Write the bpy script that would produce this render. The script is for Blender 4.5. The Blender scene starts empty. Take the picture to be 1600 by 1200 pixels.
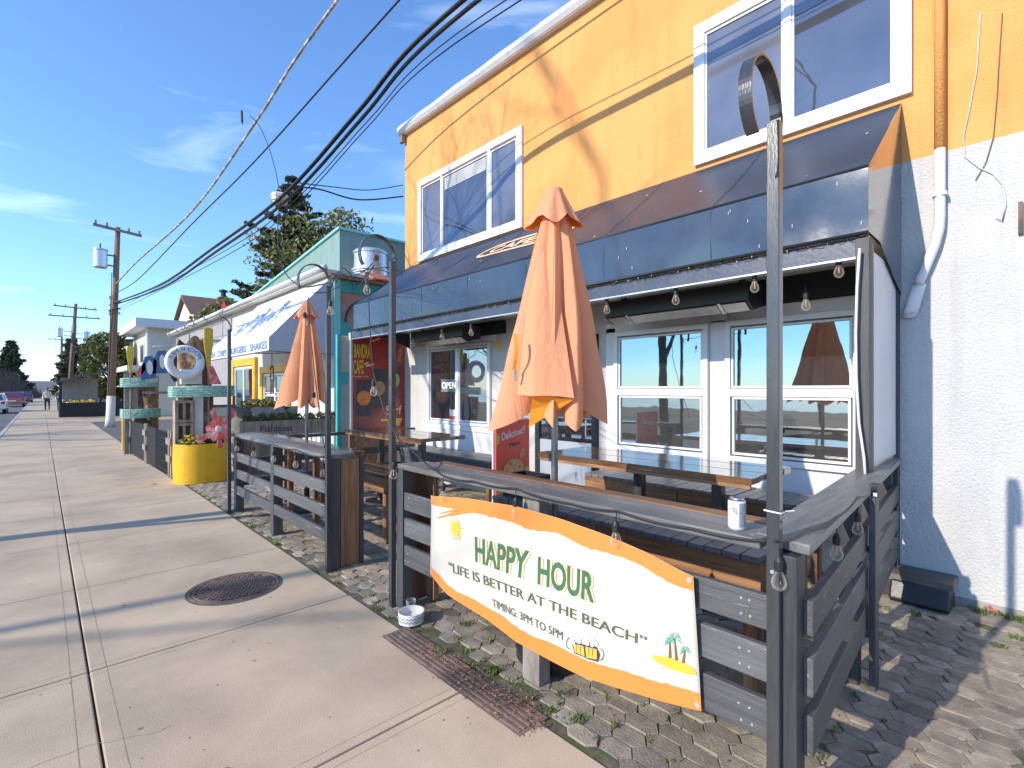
import bpy, bmesh, math, random
from mathutils import Vector, Matrix, noise
random.seed(7)
sc = bpy.context.scene
COL = sc.collection
rad = math.radians
# ------------------------------------------------------------------ camera
FPX = 780.0; HX = 65.0; HY = 608.0; H = 1.65
YAW = math.atan((800 - HX) / FPX)
cam_d = bpy.data.cameras.new("camera"); cam = bpy.data.objects.new("camera", cam_d); COL.objects.link(cam)
cam.location = (0, 0, H); cam.rotation_euler = (rad(90), 0, -YAW)
cam_d.sensor_width = 36; cam_d.lens = 36 * FPX / 1600; cam_d.shift_y = (HY - 600) / 1600
cam_d.clip_start = 0.05; cam_d.clip_end = 3000
sc.camera = cam
# ------------------------------------------------------------------ sky
SD = Vector((1, -.16, -.545))
EL = math.atan2(.545, math.hypot(1, .16)); AZ = math.atan2(-1, .16)
w = bpy.data.worlds.new("World"); sc.world = w; w.use_nodes = True
nt = w.node_tree; nt.nodes.clear()
def nn(nt, t, **k):
    n = nt.nodes.new(t)
    for a, b in k.items(): setattr(n, a, b)
    return n
sky = nn(nt, 'ShaderNodeTexSky', sky_type='NISHITA', sun_disc=False)
sky.sun_elevation = EL; sky.sun_rotation = AZ; sky.air_density = 1.1; sky.dust_density = .08; sky.ozone_density = 5
tc = nn(nt, 'ShaderNodeTexCoord'); mp = nn(nt, 'ShaderNodeMapping'); mp.inputs['Scale'].default_value = (1.3, 1.0, 7.0); mp.inputs['Rotation'].default_value = (.12, .1, .5)
nz = nn(nt, 'ShaderNodeTexNoise'); nz.inputs['Scale'].default_value = 1.7; nz.inputs['Detail'].default_value = 8; nz.inputs['Roughness'].default_value = .55; nz.inputs['Distortion'].default_value = .5
cr = nn(nt, 'ShaderNodeValToRGB'); cr.color_ramp.elements[0].position = .60; cr.color_ramp.elements[1].position = .98
cr.color_ramp.elements[1].color = (.5, .5, .5, 1)
mx = nn(nt, 'ShaderNodeMixRGB'); mx.inputs['Color2'].default_value = (7.5, 8.3, 9.2, 1)
bg = nn(nt, 'ShaderNodeBackground'); bg.inputs['Strength'].default_value = .15
out = nn(nt, 'ShaderNodeOutputWorld')
L = nt.links.new
L(tc.outputs['Generated'], mp.inputs[0]); L(mp.outputs[0], nz.inputs['Vector']); L(nz.outputs[0], cr.inputs[0])
vmul = nn(nt, 'ShaderNodeVectorMath', operation='MULTIPLY'); vmul.inputs[1].default_value = (.82, .94, 1.08)
L(sky.outputs[0], vmul.inputs[0]); L(cr.outputs[0], mx.inputs[0]); L(vmul.outputs[0], mx.inputs['Color1']); L(mx.outputs[0], bg.inputs[0]); L(bg.outputs[0], out.inputs[0])
# ------------------------------------------------------------------ sun
sl = bpy.data.lights.new("sun", 'SUN'); so = bpy.data.objects.new("sun", sl); COL.objects.link(so)
sl.energy = 2.8; sl.angle = rad(.53); sl.color = (1, .90, .75); so.location = (-20, 5, 20)
so.rotation_euler = SD.to_track_quat('-Z', 'Y').to_euler()
sc.view_settings.view_transform = 'Standard'; sc.view_settings.look = 'None'
sc.view_settings.exposure = .95; sc.view_settings.gamma = 1

# ------------------------------------------------------------------ helpers
def ray(x, y):
    u = (x - 800) / FPX; s, c = math.sin(YAW), math.cos(YAW)
    return Vector((s + c * u, c - s * u, (HY - y) / FPX))
def WX(x, y, X): d = ray(x, y); k = X / d.x; return Vector((X, d.y * k, H + d.z * k))
def WY(x, y, Y): d = ray(x, y); k = Y / d.y; return Vector((d.x * k, Y, H + d.z * k))
def G(x, y, z=0): d = ray(x, y); k = (z - H) / d.z; return Vector((d.x * k, d.y * k, z))
def V(*a): return Vector(a)
def thing(name, label, cat, loc=(0, 0, 0), group=None, kind=None):
    o = bpy.data.objects.new(name, None); COL.objects.link(o); o.location = loc; o.empty_display_size = .1
    tag(o, label, cat, group, kind); return o
def tag(o, label=None, cat=None, group=None, kind=None):
    if label: o['label'] = label
    if cat: o['category'] = cat
    if group: o['group'] = group
    if kind: o['kind'] = kind
    return o
def root_world(p):
    v = Vector((0, 0, 0))
    while p is not None: v += p.location; p = p.parent
    return v
class MB:
    def __init__(s): s.v = []; s.f = []; s.m = []
    def add(s, vs, fs, mi=0):
        n = len(s.v); s.v += [tuple(v) for v in vs]; s.f += [tuple(i + n for i in f) for f in fs]; s.m += [mi] * len(fs); return s
    def box(s, a, b, mi=0):
        x0, y0, z0 = a; x1, y1, z1 = b
        if x0 > x1: x0, x1 = x1, x0
        if y0 > y1: y0, y1 = y1, y0
        if z0 > z1: z0, z1 = z1, z0
        return s.add([(x0, y0, z0), (x1, y0, z0), (x1, y1, z0), (x0, y1, z0), (x0, y0, z1), (x1, y0, z1), (x1, y1, z1), (x0, y1, z1)],
                     [(0, 3, 2, 1), (4, 5, 6, 7), (0, 1, 5, 4), (1, 2, 6, 5), (2, 3, 7, 6), (3, 0, 4, 7)], mi)
    def bar(s, p, q, w, h, up=(0, 0, 1), mi=0):
        p = Vector(p); q = Vector(q); d = (q - p).normalized(); up = Vector(up)
        sd = d.cross(up)
        if sd.length < 1e-4: sd = d.cross(Vector((1, 0, 0)))
        sd.normalize(); u = sd.cross(d).normalized(); sd *= w / 2; u *= h / 2
        vs = [p - sd - u, p + sd - u, p + sd + u, p - sd + u, q - sd - u, q + sd - u, q + sd + u, q - sd + u]
        return s.add(vs, [(0, 1, 2, 3), (4, 7, 6, 5), (0, 4, 5, 1), (1, 5, 6, 2), (2, 6, 7, 3), (3, 7, 4, 0)], mi)
    def tube(s, pts, r, n=8, mi=0, cap=True):
        pts = [Vector(p) for p in pts]; rs = r if isinstance(r, (list, tuple)) else [r] * len(pts)
        base = len(s.v); vs = []; prev = None
        for i, p in enumerate(pts):
            d = (pts[min(i + 1, len(pts) - 1)] - pts[max(i - 1, 0)]).normalized()
            if prev is None:
                a = d.cross(Vector((0, 0, 1)))
                if a.length < .1: a = d.cross(Vector((1, 0, 0)))
            else:
                a = prev - d * prev.dot(d)
            a.normalize(); prev = a; b = d.cross(a)
            for k in range(n):
                t = 2 * math.pi * k / n; vs.append(p + (a * math.cos(t) + b * math.sin(t)) * rs[i])
        fs = []
        for i in range(len(pts) - 1):
            for k in range(n): fs.append((i * n + k, i * n + (k + 1) % n, (i + 1) * n + (k + 1) % n, (i + 1) * n + k))
        if cap: fs += [tuple(reversed(range(n))), tuple(range((len(pts) - 1) * n, len(pts) * n))]
        return s.add(vs, fs, mi)
    def lathe(s, c, prof, n=24, mi=0, ax='z'):
        c = Vector(c); vs = []
        for (r, z) in prof:
            for k in range(n):
                t = 2 * math.pi * k / n; x, y = r * math.cos(t), r * math.sin(t)
                vs.append(c + (Vector((x, y, z)) if ax == 'z' else Vector((z, x, y)) if ax == 'x' else Vector((x, z, y))))
        fs = []
        for i in range(len(prof) - 1):
            for k in range(n): fs.append((i * n + k, i * n + (k + 1) % n, (i + 1) * n + (k + 1) % n, (i + 1) * n + k))
        if prof[0][0] > 1e-5: fs.append(tuple(reversed(range(n))))
        if prof[-1][0] > 1e-5: fs.append(tuple(range((len(prof) - 1) * n, len(prof) * n)))
        return s.add(vs, fs, mi)
    def prism(s, poly, t, mi=0):
        "poly: list of 3d points (flat); t: thickness vector"
        n = len(poly); t = Vector(t); vs = [Vector(p) for p in poly] + [Vector(p) + t for p in poly]
        fs = [tuple(reversed(range(n))), tuple(range(n, 2 * n))] + [(i, (i + 1) % n, n + (i + 1) % n, n + i) for i in range(n)]
        return s.add(vs, fs, mi)
    def quad(s, a, b, c, d, mi=0): return s.add([a, b, c, d], [(0, 1, 2, 3)], mi)
    def grid(s, fn, nu, nv, mi=0, wrap=False):
        vs = [fn(i / nu, j / nv) for j in range(nv + 1) for i in range(nu + (0 if wrap else 1))]
        W = nu + (0 if wrap else 1); fs = []
        for j in range(nv):
            for i in range(nu): i2 = (i + 1) % W; fs.append((j * W + i, j * W + i2, (j + 1) * W + i2, (j + 1) * W + i))
        return s.add(vs, fs, mi)
    def build(s, name, mat, parent=None, smooth=False, bevel=0, origin=None, solid=0, jit=0):
        o0 = root_world(parent) if parent else Vector(origin or (0, 0, 0))
        me = bpy.data.meshes.new(name); me.from_pydata([tuple(Vector(v) - o0) for v in s.v], [], s.f)
        for m in (mat if isinstance(mat, (list, tuple)) else [mat]): me.materials.append(m)
        for p, mi in zip(me.polygons, s.m): p.material_index = mi; p.use_smooth = smooth
        bm = bmesh.new(); bm.from_mesh(me); bmesh.ops.recalc_face_normals(bm, faces=bm.faces); bm.to_mesh(me); bm.free()
        o = bpy.data.objects.new(name, me); COL.objects.link(o)
        if parent: o.parent = parent
        else: o.location = o0
        if solid: md = o.modifiers.new('s', 'SOLIDIFY'); md.thickness = solid; md.offset = 0
        if bevel:
            md = o.modifiers.new('b', 'BEVEL'); md.width = bevel; md.segments = 2; md.limit_method = 'ANGLE'; md.angle_limit = rad(40)
        return o
def dup(root, loc, rz=0, label=None):
    r = root.copy(); COL.objects.link(r); r.location = loc; r.rotation_euler = (0, 0, rz)
    if label: r['label'] = label
    for ch in list(root.children):
        c = ch.copy(); COL.objects.link(c); c.parent = r
        for g in list(ch.children):
            d = g.copy(); COL.objects.link(d); d.parent = c
    return r
# ------------------------------------------------------------------ materials
def pm(name, col, rough=.6, var=.2, sc_=6, bump=.15, bs=60, metal=0, coat=0, ior=None, stretch=(1, 1, 1), isl=0, scuff=None, scuff_t=.64, scuff_s=25, col2=None, c2t=(.45, .6), c2s=2.0, transl=0, sheen=0, bd=.01, trans=0, coord='Object', orr=0, streak=0, fold=0):
    m = bpy.data.materials.new(name); m.use_nodes = True; nt = m.node_tree; nt.nodes.clear(); L = nt.links.new
    out = nn(nt, 'ShaderNodeOutputMaterial'); b = nn(nt, 'ShaderNodeBsdfPrincipled')
    tc = nn(nt, 'ShaderNodeTexCoord'); mp = nn(nt, 'ShaderNodeMapping'); mp.inputs['Scale'].default_value = stretch
    L(tc.outputs[coord], mp.inputs[0])
    n1 = nn(nt, 'ShaderNodeTexNoise'); n1.inputs['Scale'].default_value = sc_; n1.inputs['Detail'].default_value = 6; n1.inputs['Roughness'].default_value = .62
    L(mp.outputs[0], n1.inputs['Vector'])
    mr = nn(nt, 'ShaderNodeMapRange'); mr.inputs[1].default_value = .28; mr.inputs[2].default_value = .72
    mr.inputs[3].default_value = 1 - var; mr.inputs[4].default_value = 1 + var; L(n1.outputs[0], mr.inputs[0])
    val = mr.outputs[0]
    if isl:
        g = nn(nt, 'ShaderNodeNewGeometry'); m2 = nn(nt, 'ShaderNodeMapRange'); m2.inputs[3].default_value = 1 - isl; m2.inputs[4].default_value = 1 + isl
        L(g.outputs['Random Per Island'], m2.inputs[0]); mm = nn(nt, 'ShaderNodeMath', operation='MULTIPLY'); L(val, mm.inputs[0]); L(m2.outputs[0], mm.inputs[1]); val = mm.outputs[0]
    if orr:
        oi = nn(nt, 'ShaderNodeObjectInfo'); m2 = nn(nt, 'ShaderNodeMapRange'); m2.inputs[3].default_value = 1 - orr; m2.inputs[4].default_value = 1 + orr
        L(oi.outputs['Random'], m2.inputs[0]); mm = nn(nt, 'ShaderNodeMath', operation='MULTIPLY'); L(val, mm.inputs[0]); L(m2.outputs[0], mm.inputs[1]); val = mm.outputs[0]
        va = nn(nt, 'ShaderNodeVectorMath', operation='SCALE'); va.inputs[0].default_value = (7, 13, 5); L(oi.outputs['Random'], va.inputs['Scale']); L(va.outputs[0], mp.inputs['Location'])
    if streak:
        ms_ = nn(nt, 'ShaderNodeMapping'); ms_.inputs['Scale'].default_value = (5, 5, .35); L(tc.outputs['Object'], ms_.inputs[0]); ns = nn(nt, 'ShaderNodeTexNoise'); ns.inputs['Scale'].default_value = 1.6; ns.inputs['Detail'].default_value = 7; ns.inputs['Roughness'].default_value = .7; L(ms_.outputs[0], ns.inputs['Vector'])
        m2 = nn(nt, 'ShaderNodeMapRange'); m2.inputs[1].default_value = .52; m2.inputs[2].default_value = .78; m2.inputs[3].default_value = 1; m2.inputs[4].default_value = 1 - streak
        L(ns.outputs[0], m2.inputs[0]); mm = nn(nt, 'ShaderNodeMath', operation='MULTIPLY'); L(val, mm.inputs[0]); L(m2.outputs[0], mm.inputs[1]); val = mm.outputs[0]
    csrc = None
    if col2:
        n3 = nn(nt, 'ShaderNodeTexNoise'); n3.inputs['Scale'].default_value = c2s; n3.inputs['Detail'].default_value = 5; L(mp.outputs[0], n3.inputs['Vector'])
        m3 = nn(nt, 'ShaderNodeMapRange'); m3.inputs[1].default_value = c2t[0]; m3.inputs[2].default_value = c2t[1]; L(n3.outputs[0], m3.inputs[0])
        x = nn(nt, 'ShaderNodeMixRGB'); x.inputs[1].default_value = (*col, 1); x.inputs[2].default_value = (*col2, 1); L(m3.outputs[0], x.inputs[0]); csrc = x.outputs[0]
    vm = nn(nt, 'ShaderNodeVectorMath', operation='SCALE')
    if csrc: L(csrc, vm.inputs[0])
    else: vm.inputs[0].default_value = col
    L(val, vm.inputs['Scale']); c = vm.outputs[0]
    if scuff:
        n4 = nn(nt, 'ShaderNodeTexNoise'); n4.inputs['Scale'].default_value = scuff_s; n4.inputs['Detail'].default_value = 7; n4.inputs['Roughness'].default_value = .7; L(mp.outputs[0], n4.inputs['Vector'])
        m4 = nn(nt, 'ShaderNodeMapRange'); m4.inputs[1].default_value = scuff_t; m4.inputs[2].default_value = scuff_t + .05; L(n4.outputs[0], m4.inputs[0])
        x = nn(nt, 'ShaderNodeMixRGB'); L(m4.outputs[0], x.inputs[0]); L(c, x.inputs[1]); x.inputs[2].default_value = (*scuff, 1); c = x.outputs[0]
    L(c, b.inputs['Base Color']); b.inputs['Roughness'].default_value = rough; b.inputs['Metallic'].default_value = metal
    b.inputs['Coat Weight'].default_value = coat; b.inputs['Coat Roughness'].default_value = .08
    if ior: b.inputs['IOR'].default_value = ior
    if trans: b.inputs['Transmission Weight'].default_value = trans
    if sheen: b.inputs['Sheen Weight'].default_value = sheen
    if bump:
        n2 = nn(nt, 'ShaderNodeTexNoise'); n2.inputs['Scale'].default_value = bs; n2.inputs['Detail'].default_value = 5; L(mp.outputs[0], n2.inputs['Vector'])
        bp = nn(nt, 'ShaderNodeBump'); bp.inputs['Strength'].default_value = bump; bp.inputs['Distance'].default_value = bd
        L(n2.outputs[0], bp.inputs['Height']); L(bp.outputs[0], b.inputs['Normal'])
        if fold:
            mf = nn(nt, 'ShaderNodeMapping'); mf.inputs['Scale'].default_value = (9, 9, 2.2); L(tc.outputs['Object'], mf.inputs[0]); nf = nn(nt, 'ShaderNodeTexNoise'); nf.inputs['Scale'].default_value = 1.5; nf.inputs['Detail'].default_value = 3; nf.inputs['Distortion'].default_value = 1.2; L(mf.outputs[0], nf.inputs['Vector'])
            bf = nn(nt, 'ShaderNodeBump'); bf.inputs['Strength'].default_value = fold; bf.inputs['Distance'].default_value = .03; L(nf.outputs[0], bf.inputs['Height']); L(bf.outputs[0], bp.inputs['Normal'])
        rr = nn(nt, 'ShaderNodeMapRange'); rr.inputs[3].default_value = max(.02, rough - .12); rr.inputs[4].default_value = min(1, rough + .12); L(n1.outputs[0], rr.inputs[0]); L(rr.outputs[0], b.inputs['Roughness'])
    if transl:
        t = nn(nt, 'ShaderNodeBsdfTranslucent'); L(c, t.inputs[0]); ms = nn(nt, 'ShaderNodeMixShader'); ms.inputs[0].default_value = transl
        L(b.outputs[0], ms.inputs[1]); L(t.outputs[0], ms.inputs[2]); L(ms.outputs[0], out.inputs[0])
    else: L(b.outputs[0], out.inputs[0])
    return m
def pane_mat(name, dark, refl, rough=.015, tint=(.8, .9, .95)):
    "window pane: dark room behind a reflecting sheet"
    m = bpy.data.materials.new(name); m.use_nodes = True; nt = m.node_tree; nt.nodes.clear(); L = nt.links.new
    out = nn(nt, 'ShaderNodeOutputMaterial'); g = nn(nt, 'ShaderNodeBsdfGlossy'); g.inputs['Roughness'].default_value = rough; g.inputs[0].default_value = (*tint, 1)
    d = nn(nt, 'ShaderNodeBsdfDiffuse'); ms = nn(nt, 'ShaderNodeMixShader'); ms.inputs[0].default_value = refl
    tc = nn(nt, 'ShaderNodeTexCoord'); n = nn(nt, 'ShaderNodeTexNoise'); n.inputs['Scale'].default_value = 2.2; L(tc.outputs['Object'], n.inputs['Vector'])
    x = nn(nt, 'ShaderNodeMixRGB'); x.inputs[1].default_value = (*[c * .5 for c in dark], 1); x.inputs[2].default_value = (*[c * 1.6 for c in dark], 1); L(n.outputs[0], x.inputs[0]); L(x.outputs[0], d.inputs[0])
    bp = nn(nt, 'ShaderNodeBump'); bp.inputs['Strength'].default_value = .03; bp.inputs['Distance'].default_value = .02
    n2 = nn(nt, 'ShaderNodeTexNoise'); n2.inputs['Scale'].default_value = 3; L(tc.outputs['Object'], n2.inputs['Vector']); L(n2.outputs[0], bp.inputs['Height']); L(bp.outputs[0], g.inputs['Normal'])
    L(d.outputs[0], ms.inputs[1]); L(g.outputs[0], ms.inputs[2]); L(ms.outputs[0], out.inputs[0]); return m
def clear_mat(name, tint=(1, 1, 1), t=.75):
    m = bpy.data.materials.new(name); m.use_nodes = True; nt = m.node_tree; nt.nodes.clear(); L = nt.links.new
    out = nn(nt, 'ShaderNodeOutputMaterial'); g = nn(nt, 'ShaderNodeBsdfGlossy'); g.inputs['Roughness'].default_value = .05
    tr = nn(nt, 'ShaderNodeBsdfTransparent'); tr.inputs[0].default_value = (*tint, 1); ms = nn(nt, 'ShaderNodeMixShader')
    g = nn(nt, 'ShaderNodeBsdfPrincipled'); g.inputs['Base Color'].default_value = (.8, .78, .72, 1); g.inputs['Roughness'].default_value = .08; lw = nn(nt, 'ShaderNodeLayerWeight'); lw.inputs[0].default_value = 1 - t; L(lw.outputs['Facing'], ms.inputs[0]); L(tr.outputs[0], ms.inputs[1]); L(g.outputs[0], ms.inputs[2]); L(ms.outputs[0], out.inputs[0]); return m
M = {}
M['concrete'] = pm('concrete', (.50, .395, .275), .85, .18, 1.3, .35, 140, col2=(.40, .32, .225), c2t=(.40, .66), c2s=.9, scuff=(.25, .21, .18), scuff_t=.70, scuff_s=60, bd=.006)
M['joint'] = pm('joint_dirt', (.10, .085, .07), .95, .4, 20, .3)
M['paver'] = pm('paver', (.30, .255, .195), .9, .36, 9, .6, 90, isl=.28, col2=(.22, .195, .16), c2s=1.6, c2t=(.42, .62), scuff=(.12, .10, .07), scuff_t=.66, scuff_s=22, bd=.012)
M['sand'] = pm('gap_sand', (.115, .10, .075), .98, .4, 14, .5, 60, col2=(.075, .09, .035), c2s=5)
M['asphalt'] = pm('asphalt', (.14, .135, .13), .9, .2, 2, .3, 120, col2=(.10, .098, .096))
M['kerb'] = pm('kerb_concrete', (.42, .39, .35), .85, .15, 5, .2)
M['soil'] = pm('ground_soil', (.16, .15, .09), .95, .4, 1.5, .3, 20, col2=(.07, .09, .03), c2s=.4)
M['sea'] = pm('sea', (.03, .07, .10), .15, .2, .3, .3, 3)
M['orange'] = pm('orange_stucco', (.78, .355, .11), .85, .06, 1.2, .55, 55, col2=(.73, .315, .09), c2s=1.1, bd=.012, streak=.17)
M['white_st'] = pm('white_stucco', (.555, .555, .55), .85, .05, 1.5, .9, 55, col2=(.51, .51, .51), c2s=1.3, bd=.014, streak=.17)
M['white'] = pm('white_paint', (.68, .68, .70), .45, .05, 4, .05, 30, streak=0.05)
M['offwhite'] = pm('weathered_white', (.60, .585, .55), .6, .15, 6, .15, 40, col2=(.48, .45, .4), c2t=(.55, .75))
M['trimw'] = pm('vinyl_frame', (.70, .705, .72), .35, .03, 3, .0)
M['blackw_y'] = pm('black_stained_wood_along_y', (.088, .089, .094), .48, .35, 6, .45, 45, stretch=(8, .35, 8), scuff=(.33, .33, .34), scuff_t=.62, scuff_s=5, bd=.006, orr=.22)
M['blackw_x'] = pm('black_stained_wood_along_x', (.088, .089, .094), .48, .35, 6, .45, 45, stretch=(.35, 8, 8), scuff=(.33, .33, .34), scuff_t=.62, scuff_s=5, bd=.006, orr=.22)
M['blackw_z'] = pm('black_stained_wood_upright', (.055, .056, .060), .5, .35, 6, .4, 45, stretch=(8, 8, .35), scuff=(.2, .2, .2), scuff_t=.68, scuff_s=6, bd=.005, orr=.22)
M['cap'] = pm('weathered_grey_black_boards', (.15, .148, .146), .36, .4, 6, .35, 45, stretch=(5, .5, 5), col2=(.19, .16, .135), c2t=(.5, .68), c2s=1.1, scuff=(.36, .34, .32), scuff_t=.66, scuff_s=4, bd=.005, orr=.22)
M['cap_x'] = pm('weathered_grey_black_boards_across', (.15, .148, .146), .4, .4, 6, .35, 45, stretch=(.5, 5, 5), col2=(.17, .18, .175), c2t=(.5, .68), c2s=1.1, scuff=(.36, .34, .32), scuff_t=.66, scuff_s=4, bd=.005, orr=.22)
M['brown_y'] = pm('brown_stained_board_along_y', (.27, .135, .062), .5, .5, 7, .4, 40, stretch=(7, .45, 7), col2=(.14, .068, .034), c2t=(.45, .65), c2s=1.2, bd=.006, orr=.22)
M['brown_x'] = pm('brown_stained_board_along_x', (.27, .135, .062), .5, .5, 7, .4, 40, stretch=(.45, 7, 7), col2=(.14, .068, .034), c2t=(.45, .65), c2s=1.2, bd=.006, orr=.22)
M['brown_z'] = pm('brown_stained_board_upright', (.27, .14, .068), .55, .5, 7, .4, 40, stretch=(7, 7, .45), col2=(.10, .05, .03), c2t=(.42, .62), c2s=1.3, bd=.006, orr=.22)
M['varnish'] = pm('varnished_table_top', (.20, .10, .045), .12, .5, 6, .12, 30, stretch=(6, .5, 6), col2=(.05, .03, .018), c2t=(.42, .6), c2s=1.0, coat=1)
M['steel_b'] = pm('black_painted_steel', (.045, .047, .052), .28, .25, 8, .15, 60, scuff=(.3, .29, .28), scuff_t=.72, scuff_s=18, stretch=(3, 3, .6), coat=.4, bd=.003)
M['pole'] = pm('grey_umbrella_pole', (.30, .31, .33), .35, .15, 9, .1, metal=.7)
M['cloth'] = pm('salmon_canopy_cloth', (.84, .395, .21), .85, .05, 2, .25, 350, transl=.28, bd=.002, fold=0.32)
M['cloth2'] = pm('amber_strap_and_glow_tint', (.90, .38, .03), .8, .06, 3, .2, 350, transl=.35, bd=.002, fold=0.3)  # amber tone stands for light through the salmon cloth; the strap shares it
M['awning'] = pm('navy_vinyl_awning', (.028, .033, .050), .14, .3, 1.5, .12, 4, ior=1.75, coat=.5, bd=.02, scuff=(.22, .24, .28), scuff_t=.74, scuff_s=9, streak=0.25)
M['awn_beam'] = pm('blue_black_beam', (.055, .07, .11), .4, .25, 6, .2, 30)
M['ceil'] = pm('awning_soffit_plywood', (.55, .45, .33), .8, .25, 4, .2)
M['black'] = pm('black_plastic', (.02, .021, .024), .4, .2, 8, .1)
M['matblack'] = pm('black_wood_matt', (.018, .019, .023), .7, .3, 8, .3, 50, scuff=(.1, .1, .1), scuff_t=.7)
M['reflector'] = pm('heater_reflector', (.42, .40, .37), .3, .2, 8, .1, metal=.8)
M['banner'] = pm('white_vinyl_banner', (.63, .585, .51), .42, .03, 2, .03, 8, transl=.06)
M['b_or'] = pm('banner_orange_print', (.78, .24, .05), .45, .05, 4, 0)
M['b_gr'] = pm('banner_green_print', (.055, .145, .075), .45, .1, 4, 0)
M['b_olive'] = pm('banner_olive_print', (.09, .12, .075), .45, .1, 4, 0)
M['b_peach'] = pm('banner_peach_print', (.88, .55, .33), .45, .05, 4, 0)
M['b_yel'] = pm('banner_yellow_print', (.75, .45, .05), .45, .05, 4, 0)
M['b_pale'] = pm('banner_pale_yellow_print', (.75, .60, .22), .45, .05, 4, 0)
M['b_foam'] = pm('banner_foam_print', (.88, .88, .9), .45, .03, 4, 0)
M['b_ink'] = pm('banner_dark_ink', (.05, .055, .08), .45, .1, 4, 0)
M['b_trunk'] = pm('banner_trunk_print', (.22, .11, .05), .45, .1, 4, 0)
M['b_leaf'] = pm('banner_palm_print', (.14, .42, .30), .45, .1, 4, 0)
M['red'] = pm('poster_red', (.45, .045, .035), .3, .12, 1.5, 0, coat=.4, col2=(.22, .04, .035), c2s=.9)
M['p_yel'] = pm('poster_yellow', (.85, .55, .05), .4, .05, 3, 0)
M['p_red'] = pm('pizza_sign_red', (.80, .09, .05), .4, .08, 2, 0)
M['p_or'] = pm('pizza_sign_orange', (.88, .33, .05), .4, .05, 3, 0)
M['crust'] = pm('crust_print', (.65, .36, .16), .5, .35, 30, 0, scuff=(.55, .08, .04), scuff_t=.56, scuff_s=22)
M['food_or'] = pm('curry_print', (.70, .22, .04), .4, .3, 14, 0, scuff=(.8, .7, .5), scuff_t=.62, scuff_s=25)
M['food_br'] = pm('chaat_print', (.40, .22, .10), .4, .6, 40, 0, scuff=(.15, .25, .05), scuff_t=.58, scuff_s=45)
M['food_gn'] = pm('salad_print', (.33, .40, .12), .4, .5, 30, 0, scuff=(.75, .7, .45), scuff_t=.56, scuff_s=25)
M['bowl_dk'] = pm('dark_bowl_print', (.06, .05, .06), .4, .3, 10, 0)
M['white_ink'] = pm('white_print', (.82, .82, .80), .45, .03, 4, 0)
M['rubber'] = pm('black_cable_rubber', (.018, .018, .02), .5, .1, 8, 0)
M['bulb'] = clear_mat('clear_bulb_glass', (1, .99, .96), .80)
M['filament'] = pm('bulb_filament', (.75, .35, .12), .4, .1, 5, 0)
M['teal'] = pm('teal_painted_boards', (.05, .40, .38), .6, .15, 3, .25, 30, col2=(.04, .33, .33), c2s=2, streak=0.2)
M['teal_lt'] = pm('pale_teal_trim', (.25, .62, .56), .6, .1, 3, .1)
M['mural'] = pm('faded_mural_plaster', (.34, .30, .28), .85, .2, 3, .4, 40, col2=(.42, .22, .14), c2t=(.52, .62), c2s=1.6, streak=0.2)
M['green_metal'] = pm('grey_green_parapet_cladding', (.22, .33, .29), .6, .12, 2, .2, 12, stretch=(1, 6, .6), col2=(.17, .26, .23))
M['fish_awn'] = pm('white_canvas_awning', (.70, .70, .69), .8, .08, 2, .4, 3, bd=.05, transl=.12, fold=0.3)
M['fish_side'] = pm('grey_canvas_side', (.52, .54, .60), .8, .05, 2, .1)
M['blue_ink'] = pm('blue_lettering', (.06, .18, .48), .6, .1, 5, 0)
M['paleblue_ink'] = pm('faded_blue_lettering', (.22, .36, .62), .6, .2, 5, 0)
M['yellow'] = pm('yellow_paint', (.78, .43, .012), .5, .1, 3, .1, 20, col2=(.70, .36, .012), streak=0.2)
M['oar'] = pm('yellow_oar_paint', (.68, .47, .05), .5, .15, 6, .1)
M['galv'] = pm('galvanized_steel', (.60, .61, .63), .32, .12, 6, .1, metal=.6)
M['rope'] = pm('teal_rope', (.20, .42, .36), .85, .3, 30, .4, 80, col2=(.42, .55, .48), c2s=25)
M['driftwood'] = pm('weathered_pallet_wood', (.36, .27, .19), .85, .35, 6, .4, 40, stretch=(4, 4, 1), col2=(.25, .21, .17))
M['greywood'] = pm('grey_weathered_wood', (.28, .25, .22), .85, .35, 6, .4, 40, stretch=(4, 4, 1), col2=(.20, .17, .15))
M['bark'] = pm('bark', (.12, .085, .055), .95, .5, 8, .8, 25, stretch=(3, 3, .7), bd=.03)
M['stump'] = pm('carved_stump', (.16, .10, .06), .9, .5, 6, .8, 18, col2=(.35, .25, .15), c2s=5, bd=.04)
M['polewood'] = pm('utility_pole_wood', (.27, .15, .095), .9, .3, 4, .4, 30, stretch=(5, 5, .4), col2=(.20, .13, .10))
M['coral'] = pm('coral_red_paint', (.70, .14, .12), .6, .25, 8, .1, col2=(.75, .45, .42), c2t=(.5, .7), c2s=9)
M['fishblue'] = pm('blue_cutout_paint', (.08, .17, .33), .6, .25, 5, .1)
M['ring'] = pm('life_ring_white', (.76, .76, .75), .5, .08, 6, .1, 20)
M['mesh_b'] = pm('black_netting', (.014, .014, .016), .8, .3, 30, .2)
M['iron'] = pm('rusty_cast_iron', (.18, .125, .10), .7, .35, 15, .4, 80, col2=(.07, .055, .05), bd=.004)
M['bowlw'] = pm('ceramic_white', (.70, .69, .66), .3, .04, 5, 0)
M['bowlg'] = pm('ceramic_grey_glaze', (.28, .29, .31), .35, .05, 5, 0)
M['can'] = pm('can_white_print', (.66, .66, .66), .3, .04, 5, 0)
M['alu'] = pm('aluminium', (.62, .63, .65), .22, .1, 8, 0, metal=1)
M['can_g'] = pm('can_grey_print', (.26, .29, .36), .3, .5, 90, 0)
M['roofbr'] = pm('brown_shingles', (.17, .10, .075), .9, .3, 8, .3, 20)
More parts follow.
